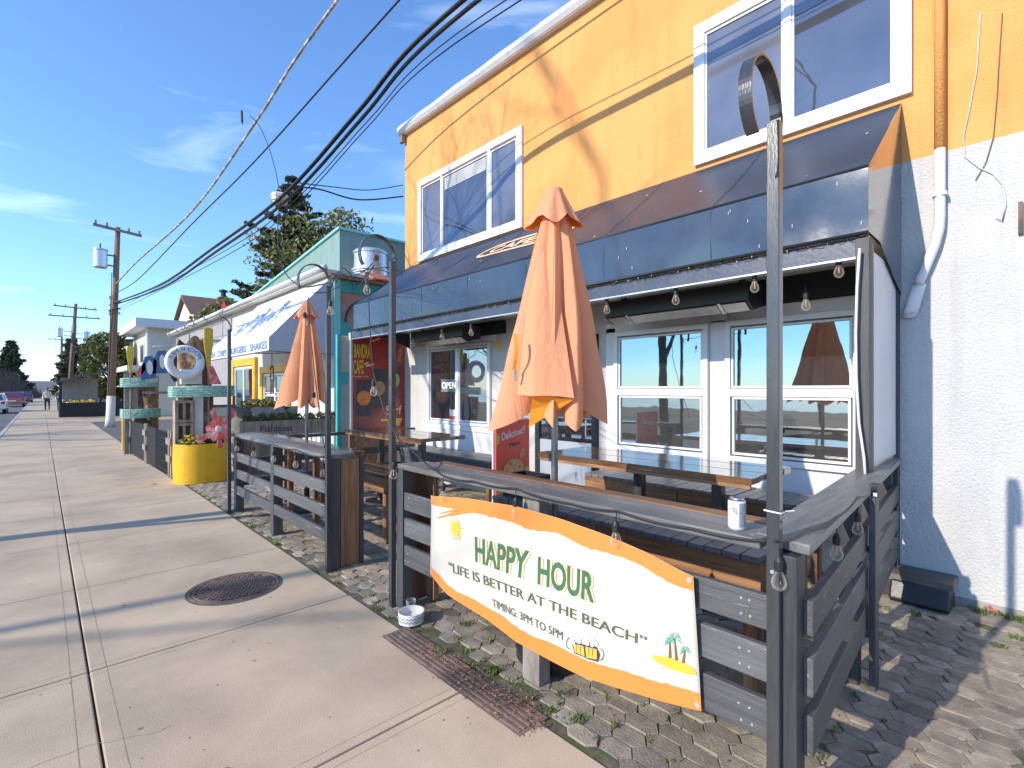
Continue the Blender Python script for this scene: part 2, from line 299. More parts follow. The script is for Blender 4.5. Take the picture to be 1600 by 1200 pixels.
M['cream'] = pm('cream_siding', (.62, .57, .48), .7, .06, 3, .1)
M['greywall'] = pm('grey_siding', (.32, .31, .31), .7, .15, 4, .2)
M['darkroof'] = pm('dark_roofing', (.10, .105, .12), .8, .2, 4, .1)
M['brick'] = pm('chimney_brick', (.33, .13, .09), .85, .3, 12, .3)
M['rock'] = pm('stone_tub', (.40, .36, .30), .9, .3, 6, .5, 20, col2=(.07, .075, .09), c2t=(.52, .56), c2s=2.4)
M['flower'] = pm('yellow_flowers', (.85, .58, .02), .7, .2, 20, 0)
M['leaf'] = pm('evergreen_leaf', (.12, .145, .04), .6, .4, 3, 0, isl=.5, transl=.25, col2=(.13, .14, .035), c2s=1.5)
M['leaf2'] = pm('conifer_needles', (.075, .085, .042), .7, .4, 3, 0, isl=.5, transl=.15)
M['leaf3'] = pm('olive_leaf', (.17, .17, .05), .6, .4, 2, 0, isl=.5, transl=.2)
M['grass'] = pm('weed_blades', (.14, .20, .04), .7, .3, 10, 0, isl=.5, transl=.35)
M['dryleaf'] = pm('dry_leaves', (.22, .12, .07), .9, .3, 20, 0, isl=.5)
M['twig'] = pm('grey_brown_twigs', (.16, .12, .10), .9, .3, 5, 0)
M['pane_sky'] = pane_mat('sky_reflecting_pane', (.03, .035, .04), .40, tint=(.62, .82, .90))
M['pane_low'] = pane_mat('lower_sash_pane', (.06, .06, .06), .42, tint=(.72, .74, .76))
M['pane_up'] = pane_mat('upstairs_pane', (.07, .075, .09), .25, 0.0, tint=(.46, .52, .62))
M['pane_scr'] = pane_mat('insect_screen_pane', (.12, .122, .135), .15, .08, tint=(.7, .8, 1))
M['pane_dk'] = pane_mat('dark_pane', (.035, .03, .035), .30, tint=(.8, .85, .9))
M['skin'] = pm('skin', (.55, .34, .25), .6, .05, 5, 0)
M['car_r'] = pm('red_car_paint', (.40, .03, .03), .25, .05, 3, 0, coat=1)
M['car_w'] = pm('silver_white_car_paint', (.60, .61, .63), .25, .05, 3, 0, coat=1)
M['car_b'] = pm('dark_blue_car_paint', (.04, .05, .09), .25, .05, 3, 0, coat=1)
M['light_r'] = pm('tail_lamp_plastic', (.5, .02, .02), .2, .05, 3, 0)

_tc = {}
def text_pts(body, bold=0.0):
    k = (body, bold)
    if k in _tc: return _tc[k]
    cu = bpy.data.curves.new('t', 'FONT'); cu.body = body; cu.size = 1; cu.offset = bold; cu.resolution_u = 3
    o = bpy.data.objects.new('t', cu); COL.objects.link(o)
    dg = bpy.context.evaluated_depsgraph_get(); me = bpy.data.meshes.new_from_object(o.evaluated_get(dg))
    bm = bmesh.new(); bm.from_mesh(me); bmesh.ops.triangulate(bm, faces=bm.faces)
    vs = [v.co.copy() for v in bm.verts]; fs = [tuple(v.index for v in f.verts) for f in bm.faces]; bm.free()
    bpy.data.objects.remove(o); bpy.data.curves.remove(cu); bpy.data.meshes.remove(me)
    x0 = min(v.x for v in vs); x1 = max(v.x for v in vs); y0 = min(v.y for v in vs); y1 = max(v.y for v in vs)
    r = ([((v.x - x0) / (x1 - x0), (v.y - y0) / (y1 - y0)) for v in vs], fs, (x1 - x0) / (y1 - y0)); _tc[k] = r; return r
def text_mesh(mb, body, fn, bold=0.0, mi=0):
    "fn(u,v) -> 3D for u,v in 0..1 over the text's own box"
    vs, fs, _ = text_pts(body, bold); mb.add([fn(u, v) for u, v in vs], fs, mi); return mb
def flat(o, ux, vy):
    o = Vector(o); ux = Vector(ux); vy = Vector(vy); return lambda u, v: o + ux * u + vy * v
def disc(mb, c, ux, vy, n=28, mi=0, jag=0):
    c = Vector(c); ux = Vector(ux); vy = Vector(vy); vs = []
    for k in range(n):
        t = 2 * math.pi * k / n; r = 1 + random.uniform(-jag, jag); vs.append(c + (ux * math.cos(t) + vy * math.sin(t)) * r)
    return mb.add(vs, [tuple(range(n))], mi)
def rng(a, b): return random.uniform(a, b)
# ================================================================== GROUND
b = MB(); b.quad((-900, -300, -.17), (900, -300, -.17), (900, 2000, -.17), (-900, 2000, -.17)); tag(b.build('ground', M['soil']), kind='structure')
b = MB(); b.quad((-900, -300, -.16), (-34, -300, -.16), (-34, 2000, -.16), (-900, 2000, -.16)); tag(b.build('water', M['sea']), kind='structure')
b = MB(); b.quad((-9.5, -40, -.13), (-1.14, -40, -.13), (-1.14, 150, -.13), (-9.5, 150, -.13)); b.quad((-9.5, 150, -.13), (-1.14, 150, -.13), (6, 330, 3.9), (-9.5, 330, 3.9)); b.quad((-9.5, 330, 3.9), (6, 330, 3.9), (14, 480, 7.3), (-14, 480, 7.3))
tag(b.build('road', M['asphalt']), kind='structure')
b = MB()
for k in range(-12, 60): b.box((-1.15, k * 2 + .01, -.16), (-1.01, k * 2 + 1.99, -.005))
tag(b.build('kerb', M['kerb'], bevel=.02), kind='structure')
b = MB()
YS = [3.815 + 1.64 * k for k in range(-4, 27)]
for y0, y1 in zip(YS[:-1], YS[1:]):
    for x0, x1 in ((-1.0, .2), (.2, 1.8)): b.box((x0 + .005, y0 + .005, -.1), (x1 - .005, y1 - .005, 0))
b.box((-1.0, YS[-1], -.1), (1.8, 150, -.001)); b.box((-1.0, -12, -.1), (1.8, YS[0] - .005, 0))
b.box((1.8, 33, -.1), (14, 60, -.012))
tag(b.build('sidewalk', M['concrete'], bevel=.007), kind='structure')
b = MB(); rd = random.Random(12)
def ribbon(b, pts, w_):
    for p, q in zip(pts[:-1], pts[1:]):
        dx, dy = q[0] - p[0], q[1] - p[1]; L_ = math.hypot(dx, dy) or 1; nx, ny = -dy / L_ * w_, dx / L_ * w_
        b.add([(p[0] - nx, p[1] - ny, .0012), (p[0] + nx, p[1] + ny, .0012), (q[0] + nx, q[1] + ny, .0012), (q[0] - nx, q[1] - ny, .0012)], [(0, 1, 2, 3)])
for x in (.12, .28): ribbon(b, [(x, 1.0), (x, 20)], .0014)
for y in YS[1:18]:
    for dy in (-.06, .06): ribbon(b, [(-.95, y + dy), (1.75, y + dy)], .0011)
for (x, y, a, n_) in ((1.75, 5.0, 2.6, 16), (-.2, 3.0, .5, 14), (1.1, 7.4, 1.2, 18), (-.7, 5.8, .2, 14), (.5, 2.3, -.5, 18)):
    pts = [(x, y)]
    for _ in range(n_): a += rd.uniform(-.5, .5); x += math.cos(a) * .05; y += math.sin(a) * .05; pts.append((x, y))
    ribbon(b, [q for q in pts if -.98 < q[0] < 1.78], .0016)
tag(b.build('sidewalk_marks', pm('tooled_line_grey', (.35, .29, .22), .9, .3, 12, 0)), kind='structure')
b = MB(); b.quad((-1.0, -12, -.022), (1.8, -12, -.022), (1.8, 60, -.022), (-1.0, 60, -.022)); tag(b.build('joint_bed', M['joint']), kind='structure')
b = MB()
b.quad((1.8, -8, -.010), (9, -8, -.010), (9, 18, -.010), (1.8, 18, -.010)); tag(b.build('paving_bed', M['sand']), kind='structure')
b = MB(); b.quad((1.81, 18, -.014), (40, 18, -.014), (40, 150, -.014), (1.81, 150, -.014)); tag(b.build('driveway', M['asphalt']), kind='structure')
b = MB()
KP = .86
for i in range(-20, 118):
    for j in range(0, 31):
        cx = 1.875 + j * .13 * KP + (.065 * KP if i % 2 else 0); cy = i * .175 * KP
        if cx > 5.2 and cy < 9.2 and cx > 5.12: continue
        if cx < 1.95 and 1.75 < cy < 3.05: continue
        hz = rng(-.008, .003) + .006 * noise.noise(Vector((cx * 2, cy * 2, 0))); tx, ty = rng(-.05, .05), rng(-.05, .05)
        pts = [(0, -.1075), (.0632, -.064), (.0632, .064), (0, .1075), (-.0632, .064), (-.0632, -.064)]; pts = [(KP * px_ + rng(-.002, .002), KP * py_ + rng(-.003, .003)) for px_, py_ in pts]
        if cx < 1.9: pts = [(max(x, -.04), y) for x, y in pts]
        top = [(cx + x * .94, cy + y * .96, hz + x * tx + y * ty) for x, y in pts]; mid = [(cx + x, cy + y, hz - .006 + x * tx + y * ty) for x, y in pts]; bot = [(cx + x, cy + y, -.03) for x, y in pts]
        fs = [(0, 1, 2, 3, 4, 5)] + [(a, 6 + a, 6 + (a + 1) % 6, (a + 1) % 6) for a in range(6)] + [(6 + a, 12 + a, 12 + (a + 1) % 6, 6 + (a + 1) % 6) for a in range(6)]
        b.add(top + mid + bot, fs)
tag(b.build('paving', M['paver']), kind='structure')
def tuft(b, x, y, n, h, z=-.01, spread=.02):
    for _ in range(n):
        a = rng(0, 6.28); hh = h * rng(.5, 1.2); bx, by = x + rng(-spread, spread), y + rng(-spread, spread); ln = rng(.2, .9) * hh; wd = .0035
        dx, dy = math.cos(a), math.sin(a); sx, sy = -dy * wd, dx * wd
        b.add([(bx - sx, by - sy, z), (bx + sx, by + sy, z), (bx + dx * ln * .5 + sx * .7, by + dy * ln * .5 + sy * .7, z + hh * .7), (bx + dx * ln * .5 - sx * .7, by + dy * ln * .5 - sy * .7, z + hh * .7), (bx + dx * ln, by + dy * ln, z + hh)], [(0, 1, 2, 3), (3, 2, 4)])
b = MB()
for _ in range(420):
    y = rng(1.4, 9) if random.random() < .6 else rng(-.6, 3); x = 1.83 + abs(random.gauss(0, .13)) if random.random() < .5 else rng(1.85, 3.2)
    i = round(y / .1505); yy = i * .1505 + random.choice([-.08, .08]) + rng(-.01, .01)
    if noise.noise(Vector((x * 2.1, yy * 1.3, 5))) > -.08: tuft(b, x, yy, random.randint(3, 14), rng(.012, .04), spread=.018)
for _ in range(60): y = rng(-.5, .8); tuft(b, 5.1 - abs(random.gauss(0, .03)), y, 8, .05)
for px, py, n in [(1430, 960, 26), (1380, 950, 18), (1590, 998, 22), (1565, 1010, 10), (590, 950, 14), (690, 1020, 30), (770, 1048, 60), (765, 1000, 14), (728, 975, 22), (720, 1000, 14), (860, 1010, 10), (950, 1060, 16), (880, 1085, 14), (905, 1125, 24), (240, 757, 12), (1370, 990, 20), (1420, 935, 14), (530, 875, 12), (430, 850, 20), (395, 822, 20)]:
    p = G(px, py); tuft(b, p.x, p.y, int(n * 1.6), .04, spread=.035)
tag(b.build('weeds', M['grass']), 'sparse green weeds growing in the gaps of the paving stones', 'weeds', kind='stuff')
b = MB()
for _ in range(650):
    if random.random() < .6: p = G(rng(720, 835), 0 + rng(1040, 1112)); x, y = 1.78 + random.gauss(0, .06), rng(1.65, 2.7)
    else: x, y = rng(1.9, 5.1), rng(-.6, 6)
    s = rng(.004, .013); a = rng(0, 6.28); dx, dy = math.cos(a) * s, math.sin(a) * s; z = .008 + rng(0, .012) if x < 1.92 else .006
    b.add([(x - dx, y - dy, z), (x + dy * .6, y - dx * .6, z + rng(0, .006)), (x + dx, y + dy, z), (x - dy * .6, y + dx * .6, z + rng(0, .006))], [(0, 1, 2, 3)])
tag(b.build('leaf_litter', M['dryleaf']), 'scattered dry brown leaf bits lying on the drain channel and paving', 'leaf litter', kind='stuff')
b = MB()
for _ in range(420):
    x, y = rng(2.2, 5.1), rng(-.4, 3); s = rng(.002, .008); a = rng(0, 3.14)
    b.box((x - s, y - s * .6, .000), (x + s, y + s * .6, .004))
for _ in range(90):
    x, y = rng(-.9, 1.75), rng(1.2, 9); s = rng(.002, .005); b.box((x - s, y - s, .0), (x + s, y + s, .003))
tag(b.build('grit', M['driftwood']), 'small pale chips of shell and grit on the ground', 'grit', kind='stuff')
b = MB()
for _ in range(46):
    x, y = rng(-.95, 1.75), rng(1.0, 14); r = rng(.005, .015); disc(b, (x, y, .0012), (r, 0, 0), (0, r * rng(.6, 1), 0), 10, jag=.25)
tag(b.build('gum_spots', pm('gum_grey', (.19, .165, .135), .9, .3, 9, 0)), 'dark trodden gum spots scattered over the sidewalk slabs', 'stains', kind='stuff')
# drain channel
t = thing('drain_channel', 'rusty ridged drain strip full of dry leaves at the sidewalk edge', 'drain', (1.74, 2.4, 0))
b = MB()
for k in range(5): b.box((1.665 + k * .034, 1.72, -.004), (1.683 + k * .034, 3.0, .007))
b.build('grate', M['iron'], t, bevel=.002)
b = MB(); b.box((1.65, 1.70, -.012), (1.85, 3.02, .002)); b.build('frame', M['iron'], t)
# manhole
mc = V(1.174, 4.6, 0); t = thing('manhole_cover', 'round rusty iron manhole cover set in the sidewalk slab', 'manhole', mc)
b = MB(); b.lathe(mc, [(.0, .001), (.285, .001), (.285, .006), (.30, .006), (.302, .002), (.315, .002), (.317, .006), (.335, .006), (.337, -.01)], 48)
for i in range(-9, 10):
    for j in range(-5, 6):
        x, y = j * .052, i * .030
        if math.hypot(x, y) < .268:
            x += .013 * (i % 2); b.box((mc.x + x - .021, mc.y + y - .009, .001), (mc.x + x + .021, mc.y + y + .009, .011))
b.build('lid', M['iron'], t, bevel=.002)
b = MB(); b.lathe(mc, [(.338, -.01), (.338, .004), (.355, .003), (.357, -.01)], 48); b.build('rim', M['joint'], t)

# ================================================================== CAFE BUILDING
XW = 5.15
bld = thing('cafe_building', 'two-storey building, orange stucco above and white stucco below, behind the patio', 'building', (7, 3, 0))
b = MB(); b.box((XW, -6, 3.51), (13, 8.5, 6.62)); b.build('upper_wall', M['orange'], bld)
b = MB(); b.box((XW, -6, -.1), (13, 8.5, 3.51)); b.build('lower_wall', M['white_st'], bld)
b = MB(); b.box((XW - .012, -6, -.03), (XW + .1, .78, .05)); b.build('foundation_strip', pm('foundation_red_grey', (.32, .29, .27), .9, .3, 8, .5, 30, scuff=(.5, .06, .06), scuff_t=.58, scuff_s=9), bld)
b = MB()
b.grid(lambda u, v: V(XW - .10 - .05 * math.sin(v * math.pi) + .004 * math.sin(u * 90) * v, 8.56 - u * 15, 6.58 + .17 * v + .004 * math.sin(u * 60 + 1) * v), 120, 3)
b.box((XW - .09, -6, 6.57), (XW, 8.55, 6.60)); b.box((XW - .06, -6, 6.62), (13.1, 8.6, 6.72)); b.build('roof_edge', M['white'], bld, smooth=False)
b = MB(); b.box((XW - .10, 8.45, 6.42), (XW - .03, 8.55, 6.60)); b.build('gutter_end', M['greywood'], bld)
def window(parent, X, y0, y1, z0, z1, fw, panes, proud=.045, mat='trimw', nm='window', divs=(), hd=(), mt=None):
    b = MB()
    b.box((X - proud, y0, z0), (X + .01, y1, z0 + fw)); b.box((X - proud, y0, z1 - fw), (X + .01, y1, z1))
    b.box((X - proud, y0, z0 + fw), (X + .01, y0 + fw, z1 - fw)); b.box((X - proud, y1 - fw, z0 + fw), (X + .01, y1, z1 - fw))
    for (ya, yb) in divs: b.box((X - proud + .004, ya, z0 + fw), (X + .01, yb, z1 - fw))
    for (ya, yb, za, zb) in hd: b.box((X - proud + .008, ya, za), (X + .01, yb, zb))
    f = b.build(nm, M[mat], parent, bevel=.004)
    for (ya, yb, za, zb, m) in panes:
        c = MB(); s = .022
        for q in ((ya, ya + s, za, zb), (yb - s, yb, za, zb), (ya + s, yb - s, za, za + s), (ya + s, yb - s, zb - s, zb)): c.box((X - proud + .016, q[0], q[2]), (X, q[1], q[3]))
        c.build('sash', M[mat], f, bevel=.003)
        c = MB(); c.box((X - .014, ya + s, za + s), (X - .006, yb - s, zb - s)); c.build('pane', M[m], f)
    return f
up = window(bld, XW, 5.22, 8.0, 4.02, 5.52, .11, [(7.26, 7.86, 4.14, 5.38, 'pane_scr'), (6.0, 7.22, 4.14, 5.38, 'pane_up'), (5.34, 5.93, 4.14, 5.38, 'pane_scr')], divs=[(7.22, 7.26), (5.93, 6.0)])
window(bld, XW, .72, 2.57, 4.05, 5.55, .12, [(1.68, 2.45, 4.17, 5.42, 'pane_scr'), (.84, 1.61, 4.17, 5.42, 'pane_up')], divs=[(1.61, 1.68)])
b = MB()
for k in range(7): b.box((XW - .013, 6.05, 5.14 + k * .03), (XW - .0165, 7.17, 5.16 + k * .03))
b.build('blind', M['offwhite'], up)
# ground floor double-hung windows in a wide white surround
for y0, y1 in ((2.40, 3.58), (1.06, 2.22)):
    window(bld, XW - .03, y0, y1, .92, 2.34, .055, [(y0 + .06, y1 - .06, 1.66, 2.27, 'pane_sky'), (y0 + .07, y1 - .07, .99, 1.57, 'pane_low')], hd=[(y0 + .05, y1 - .05, 1.575, 1.655)], proud=.05)
b = MB()
for (ya, yb, za, zb) in ((3.58, 3.72, .3, 2.4), (2.22, 2.40, .3, 2.4), (.93, 1.06, .3, 2.4), (.93, 3.72, 2.34, 2.46), (1.06, 2.22, .60, .915), (2.40, 3.58, .60, .915), (1.06, 2.22, .3, .595), (2.40, 3.58, .3, .595)):
    b.box((XW - .035, ya, za), (XW + .01, yb, zb))
b.build('window_surround', M['white'], bld, bevel=.005)
window(bld, XW, 5.93, 7.66, 1.05, 2.40, .045, [(6.82, 7.60, 1.11, 2.34, 'pane_dk'), (5.99, 6.74, 1.11, 2.34, 'pane_low')], divs=[(6.74, 6.82)], proud=.05)
for q in (((XW - .03, 5.75, .95), (XW + .005, 7.85, 1.045)), ((XW - .02, 5.80, 2.41), (XW + .005, 7.8, 2.5)), ((XW - .02, 5.75, .40), (XW + .005, 7.85, .945))): b = MB(); b.box(*q); b.build('window_apron', M['white'], bld, bevel=.004)
# black boards above the windows
for q in (((XW - .06, .95, 2.47), (XW + .005, 3.4, 2.72)), ((XW - .06, 5.6, 2.50), (XW + .005, 7.4, 2.70))): b = MB(); b.box(*q); b.build('fascia_board', M['matblack'], bld, bevel=.004)
b = MB(); b.box((XW - .03, 2.2, 2.36), (XW - .062, 2.38, 2.72)); b.build('post_cover', M['offwhite'], bld)
# door
b = MB(); b.box((XW - .05, 3.86, .05), (XW + .01, 3.94, 2.35)); b.box((XW - .05, 4.86, .05), (XW + .01, 4.94, 2.35)); b.box((XW - .05, 3.94, 2.27), (XW + .01, 4.86, 2.35))
d = b.build('door', M['matblack'], bld, bevel=.004)
M['doorp'] = pm('grey_door_paint', (.36, .39, .44), .5, .06, 3, .05)
for q in (((XW - .03, 3.94, .05), (XW, 4.86, .95)), ((XW - .032, 3.94, 1.9), (XW, 4.86, 2.27))): b = MB(); b.box(*q); b.build('door_panel', M['doorp'], d)
b = MB(); b.box((XW - .02, 3.94, .95), (XW - .005, 4.86, 1.9)); b.build('pane', M['pane_dk'], d)
b = MB(); b.tube([(XW - .05, 4.0, 1.05), (XW - .09, 4.0, 1.05), (XW - .09, 4.0, 1.25), (XW - .05, 4.0, 1.25)], .01); b.build('handle', M['alu'], d)
# OPEN sign inside the window
t = thing('open_sign', 'small lit OPEN sign in the cafe window', 'sign', WX(703, 600, XW - .03))
P0 = WX(690, 611, XW - .022); P1 = WX(716, 613, XW - .022)
y0, y1, z0, z1 = P0.y, P1.y + .03, 1.60, 1.82
b = MB(); b.box((XW - .034, y1, z0), (XW - .016, y0, z1)); b.build('panel', pm('sign_grey_panel', (.20, .24, .25), .4, .1, 5, 0), t, bevel=.004)
b = MB(); text_mesh(b, 'OPEN', flat((XW - .036, y0 - .03, z0 + .06), (0, -(y0 - y1 - .05), 0), (0, 0, .11)), .01)
em = bpy.data.materials.new('lit_letters'); em.use_nodes = True; em.node_tree.nodes['Principled BSDF'].inputs['Emission Color'].default_value = (1, .9, .5, 1); em.node_tree.nodes['Principled BSDF'].inputs['Emission Strength'].default_value = .55
b.build('lettering', em, t)
b = MB(); b.box((XW - .030, 6.84, 1.13), (XW - .02, 7.0, 1.30), 0); b.box((XW - .031, 6.84, 1.13), (XW - .0305, 7.0, 1.19), 1)
tag(b.build('window_sticker', [M['white_ink'], M['p_red']], origin=(XW - .03, 6.9, 1.2)), 'small red and white sticker low in the cafe window', 'sticker')
b = MB(); sp = WX(779, 540, XW - .004)
for k in range(10): a = k * .628; disc(b, sp + V(0, math.cos(a) * .055, math.sin(a) * .055), (0, .012, 0), (0, 0, .012), 6)
disc(b, sp + V(-.002, 0, 0), (0, .045, 0), (0, 0, .045)); tag(b.build('sun_emblem', M['b_yel'], origin=sp, solid=.004), 'tiny yellow sun emblem on the white wall beside the window', 'emblem')

# downpipe
t = thing('downpipe', 'wall-painted downpipe, orange above and white below, curving to a flat shoe', 'downpipe', (XW - .06, .55, 3))
px = XW - .055
b = MB(); b.tube([(px, .545, 6.5), (px, .545, 3.52)], .035, 14); b.build('upper_pipe', M['orange'], t, smooth=True)
b = MB(); b.tube([(px, .545, 3.52), (px, .545, 3.0), (px, .55, 2.9), (px, .575, 2.78), (px, .615, 2.66), (px, .655, 2.55), (px, .675, 2.49)], .035, 14); b.build('lower_pipe', M['white'], t, smooth=True)
b = MB(); b.grid(lambda u, v: V(XW - .015 - .045 * abs(math.sin(u * math.pi)) * (1 - .3 * v), (.675 + .06 * v) + .045 * math.cos(u * math.pi) * (1 + .1 * v), 2.49 - .23 * v), 12, 6)
disc(b, (XW - .03, .735, 2.26), (0, .05, 0), (.0, 0, .035), 16); b.build('shoe', M['white'], t, smooth=True, solid=.006)
b = MB()
for z in (5.2, 3.15): b.box((XW - .095, .50, z), (XW, .59, z + .03))
b.build('bracket', M['white'], t, bevel=.004)
# wall cables on the right
def wc(name, pts, label, m='offwhite', r=.004): b = MB(); P = [WX(x, y, XW - .012) for x, y in pts]; b.tube(P, r, 6); tag(b.build(name, M[m], origin=P[0], smooth=True), label, 'cable')
wc('wall_cable', [(1532, 20), (1526, 110), (1515, 170), (1505, 215), (1508, 245), (1530, 262), (1552, 272), (1568, 290), (1572, 320), (1566, 346), (1556, 340)], 'pale loose cable hanging in a hook shape on the right wall')
wc('wall_cable', [(1566, 20), (1560, 110), (1558, 150), (1552, 215), (1540, 255), (1524, 282)], 'dark thin cable dangling straight down the right wall', 'twig', .003)
p = WX(1594, 338, XW - .01); b = MB(); b.box((XW - .03, p.y - .015, p.z - .13), (XW, p.y + .01, p.z + .1)); tag(b.build('rusty_bracket', M['iron'], origin=p), 'narrow rusty metal strip fixed on the white wall at far right', 'bracket')
# station box on ground
t = thing('bait_box', 'black plastic bait box on the ground against the white wall', 'box', (4.98, .63, 0))
b = MB(); b.prism([(5.13, .46, 0), (4.83, .46, 0), (4.80, .46, .03), (4.86, .46, .15), (4.93, .46, .19), (5.13, .46, .19)], (0, .36, 0)); b.build('body', M['black'], t, bevel=.015)
b = MB(); b.prism([(5.14, .44, .15), (4.87, .44, .15), (4.90, .44, .195), (4.96, .44, .215), (5.14, .44, .215)], (0, .40, 0)); b.build('lid', pm('box_lid_brownish', (.09, .075, .065), .4, .3, 8, .1), t, bevel=.012)

# ================================================================== AWNING
Y0, Y1, XA = .79, 8.3, 4.0; ZT, ZB, ZW = 3.135, 2.70, 4.0
t = awn = thing('awning', 'long glossy navy awning across the orange building front', 'awning', (4.6, 4.5, 3.2))
def slope(u, v):
    y = Y0 + (Y1 - Y0) * u; x = XA + (5.14 - XA) * v; z = ZT + (ZW - ZT) * v
    s = .014 * math.sin(v * math.pi) * (1 + .8 * math.sin(u * 19) + .5 * noise.noise(Vector((y * .8, x * 2, 1))))
    return V(x + s * .6, y, z - s)
M['awning_top'] = pm('navy_vinyl_slope', (.026, .040, .070), .40, .4, 1.2, .15, 3, ior=1.35, streak=.3, bd=.02, stretch=(1, .3, 1), scuff=(.16, .17, .19), scuff_t=.70, scuff_s=4)
b = MB(); b.grid(slope, 90, 12); b.build('canopy', M['awning_top'], t, smooth=True)
b = MB(); b.grid(lambda u, v: V(XA - .004 + (.012 * noise.noise(Vector((u * 9, v * 2, 4))) + .005 * noise.noise(Vector((u * 55, v * 2.5 + u * 6, 9)))) * (1 - v * .6), Y0 + (Y1 - Y0) * u, ZB + (ZT - ZB) * v), 90, 6); b.build('valance', M['awning'], t, smooth=True)
for k in range(1, 7):
    yy = Y0 + (Y1 - Y0) * k / 7; b = MB(); b.tube([(XA - .005, yy, ZB + .01), (XA - .005, yy, ZT)] + [slope(k / 7, q / 8) + V(-.004, 0, .004) for q in range(1, 9)], .002, 5); b.build('seam', M['awning_top'], t)
for yy in (Y0, Y1):
    b = MB(); b.prism([(XA, yy, ZB), (XA, yy, ZT), (5.14, yy, ZW), (5.14, yy, ZB - .28), (XA + .35, yy, ZB)], (0, .004, 0)); b.build('end_panel', M['awning'], t)
b = MB(); b.tube([(XA, Y0, ZB - .005), (XA, Y1, ZB - .005)], .014, 8); b.tube([(XA, Y0, ZT), (XA, Y1, ZT)], .012, 8); b.build('hem_bar', M['rubber'], t, smooth=True)
b = MB(); b.box((XA + .03, Y0 + .02, ZB - .15), (XA + .10, Y1 + .15, ZB - .02)); b.build('beam', M['awn_beam'], t, bevel=.004)
b = MB(); b.box((XA + .02, Y0 + .02, ZB - .165), (XA + .11, Y1 + .15, ZB - .152)); b.build('drip_edge', M['galv'], t)
b = MB(); b.box((XA + .10, Y0 + .03, ZB + .01), (5.13, Y1, ZB + .03)); b.build('soffit', M['ceil'], t)
b = MB(); rd = random.Random(3)
for _ in range(70):
    u, v = rd.random(), rd.random(); p = slope(u, v); q = slope(min(u + .004, 1), min(v + .01, 1)); n = V(-.55, 0, .83) * .004; s = rd.uniform(.3, 1) * (.018 if rd.random() < .12 else .006)
    disc(b, p + n, (0, s, 0), (s * .55, 0, s * .4), 7, jag=.4)
for _ in range(30):
    y, z = rd.uniform(Y0, Y1), rd.uniform(ZB, ZT); s = .004; b.box((XA - .010, y, z - s * 3), (XA - .008, y + s * .7, z + s * 3))
b.build('droppings', M['white_ink'], t)
# oval emblem printed on the slope
b = MB()
def sl(Yc, vc, uy, vv): u = (Yc - uy - Y0) / (Y1 - Y0); p = slope(u, vc + vv); return p + V(-.55, 0, .83) * .005
Yc, vc, ra, rv = 4.72, .545, .90, .155
N = 64
oo = [sl(Yc, vc, math.copysign(abs(math.cos(a)) ** .7, math.cos(a)) * ra, math.copysign(abs(math.sin(a)) ** .8, math.sin(a)) * rv) for a in [2 * math.pi * k / N for k in range(N)]]
ii = [sl(Yc, vc, math.copysign(abs(math.cos(a)) ** .7, math.cos(a)) * (ra - .055), math.copysign(abs(math.sin(a)) ** .8, math.sin(a)) * (rv - .045)) for a in [2 * math.pi * k / N for k in range(N)]]
b.add(oo + ii, [(k, (k + 1) % N, N + (k + 1) % N, N + k) for k in range(N)])
text_mesh(b, 'CAFE Z', lambda u, v: sl(Yc, vc, -.62 + 1.25 * u, -.075 + .15 * v), .035); b.build('emblem', M['b_peach'], t)
b = MB(); b.add([p + V(.003, 0, -.0035) for p in ii], [tuple(range(N))]); b.build('emblem_field', pm('emblem_brown', (.30, .17, .10), .3, .1, 3, 0), t)
# ---- end screen on the right of the patio
t = thing('end_screen', 'white board screen in a dark frame closing the right end of the patio', 'screen', (4.5, .82, 0))
b = MB(); b.box((4.16, .815, 1.12), (5.06, .835, 2.62)); b.build('board', M['white'], t)
b = MB(); b.box((3.98, .78, 0), (4.07, .86, 2.66)); b.build('post', M['blackw_z'], t, bevel=.004)
b = MB(); b.box((4.10, .79, 1.10), (4.16, .86, 2.64)); b.build('board_edge', M['greywood'], t, bevel=.004)
b = MB(); b.box((5.06, .80, .02), (5.145, .90, 2.70)); b.build('wall_post', M['blackw_z'], t, bevel=.004)
b = MB(); P = [WX(x, y, 3.93) for x, y in ((1343, 388), (1339, 450), (1337, 520), (1338, 590), (1342, 660), (1350, 715), (1353, 760))]; b.tube(P, .008, 8); tag(b.build('white_tube', M['white'], origin=P[0], smooth=True), 'thin white tube bowed along the end screen post', 'tube')
# ---- poster wall on the far end
t = thing('cafe_poster', 'large dark red poster of food bowls at the far end of the patio', 'poster', (4.6, 8.5, 1.7))
YP = 8.5
b = MB(); b.box((4.06, YP, .84), (5.14, YP + .03, 2.66)); b.build('sheet', M['red'], t)
b = MB(); b.box((4.02, YP - .02, .80), (4.058, YP + .05, 2.66)); b.build('edge_trim', M['offwhite'], t)
def onp(x, y): return WY(x, y, YP - .004)
def ptext(mb, s, tl, tr, bl, bold=0, yo=0): a = onp(*bl); u = onp(*tr) - onp(*tl); v = onp(*tl) - a; a.y -= yo; text_mesh(mb, s, flat(a, (u.x, 0, 0), (0, 0, v.z)), bold)
b = MB(); ptext(b, 'BANDRA', (553, 537), (579, 537), (553, 559), .02); ptext(b, 'CAFE', (552, 562), (568, 562), (552, 584), .02); b.build('lettering', M['p_yel'], t)
b = MB(); ptext(b, 'Bombay style', (552, 586.5), (575, 586.5), (552, 590)); ptext(b, 'Sirf', (603, 634), (628, 634), (603, 648), 0); b.build('small_lettering', M['b_peach'], t)
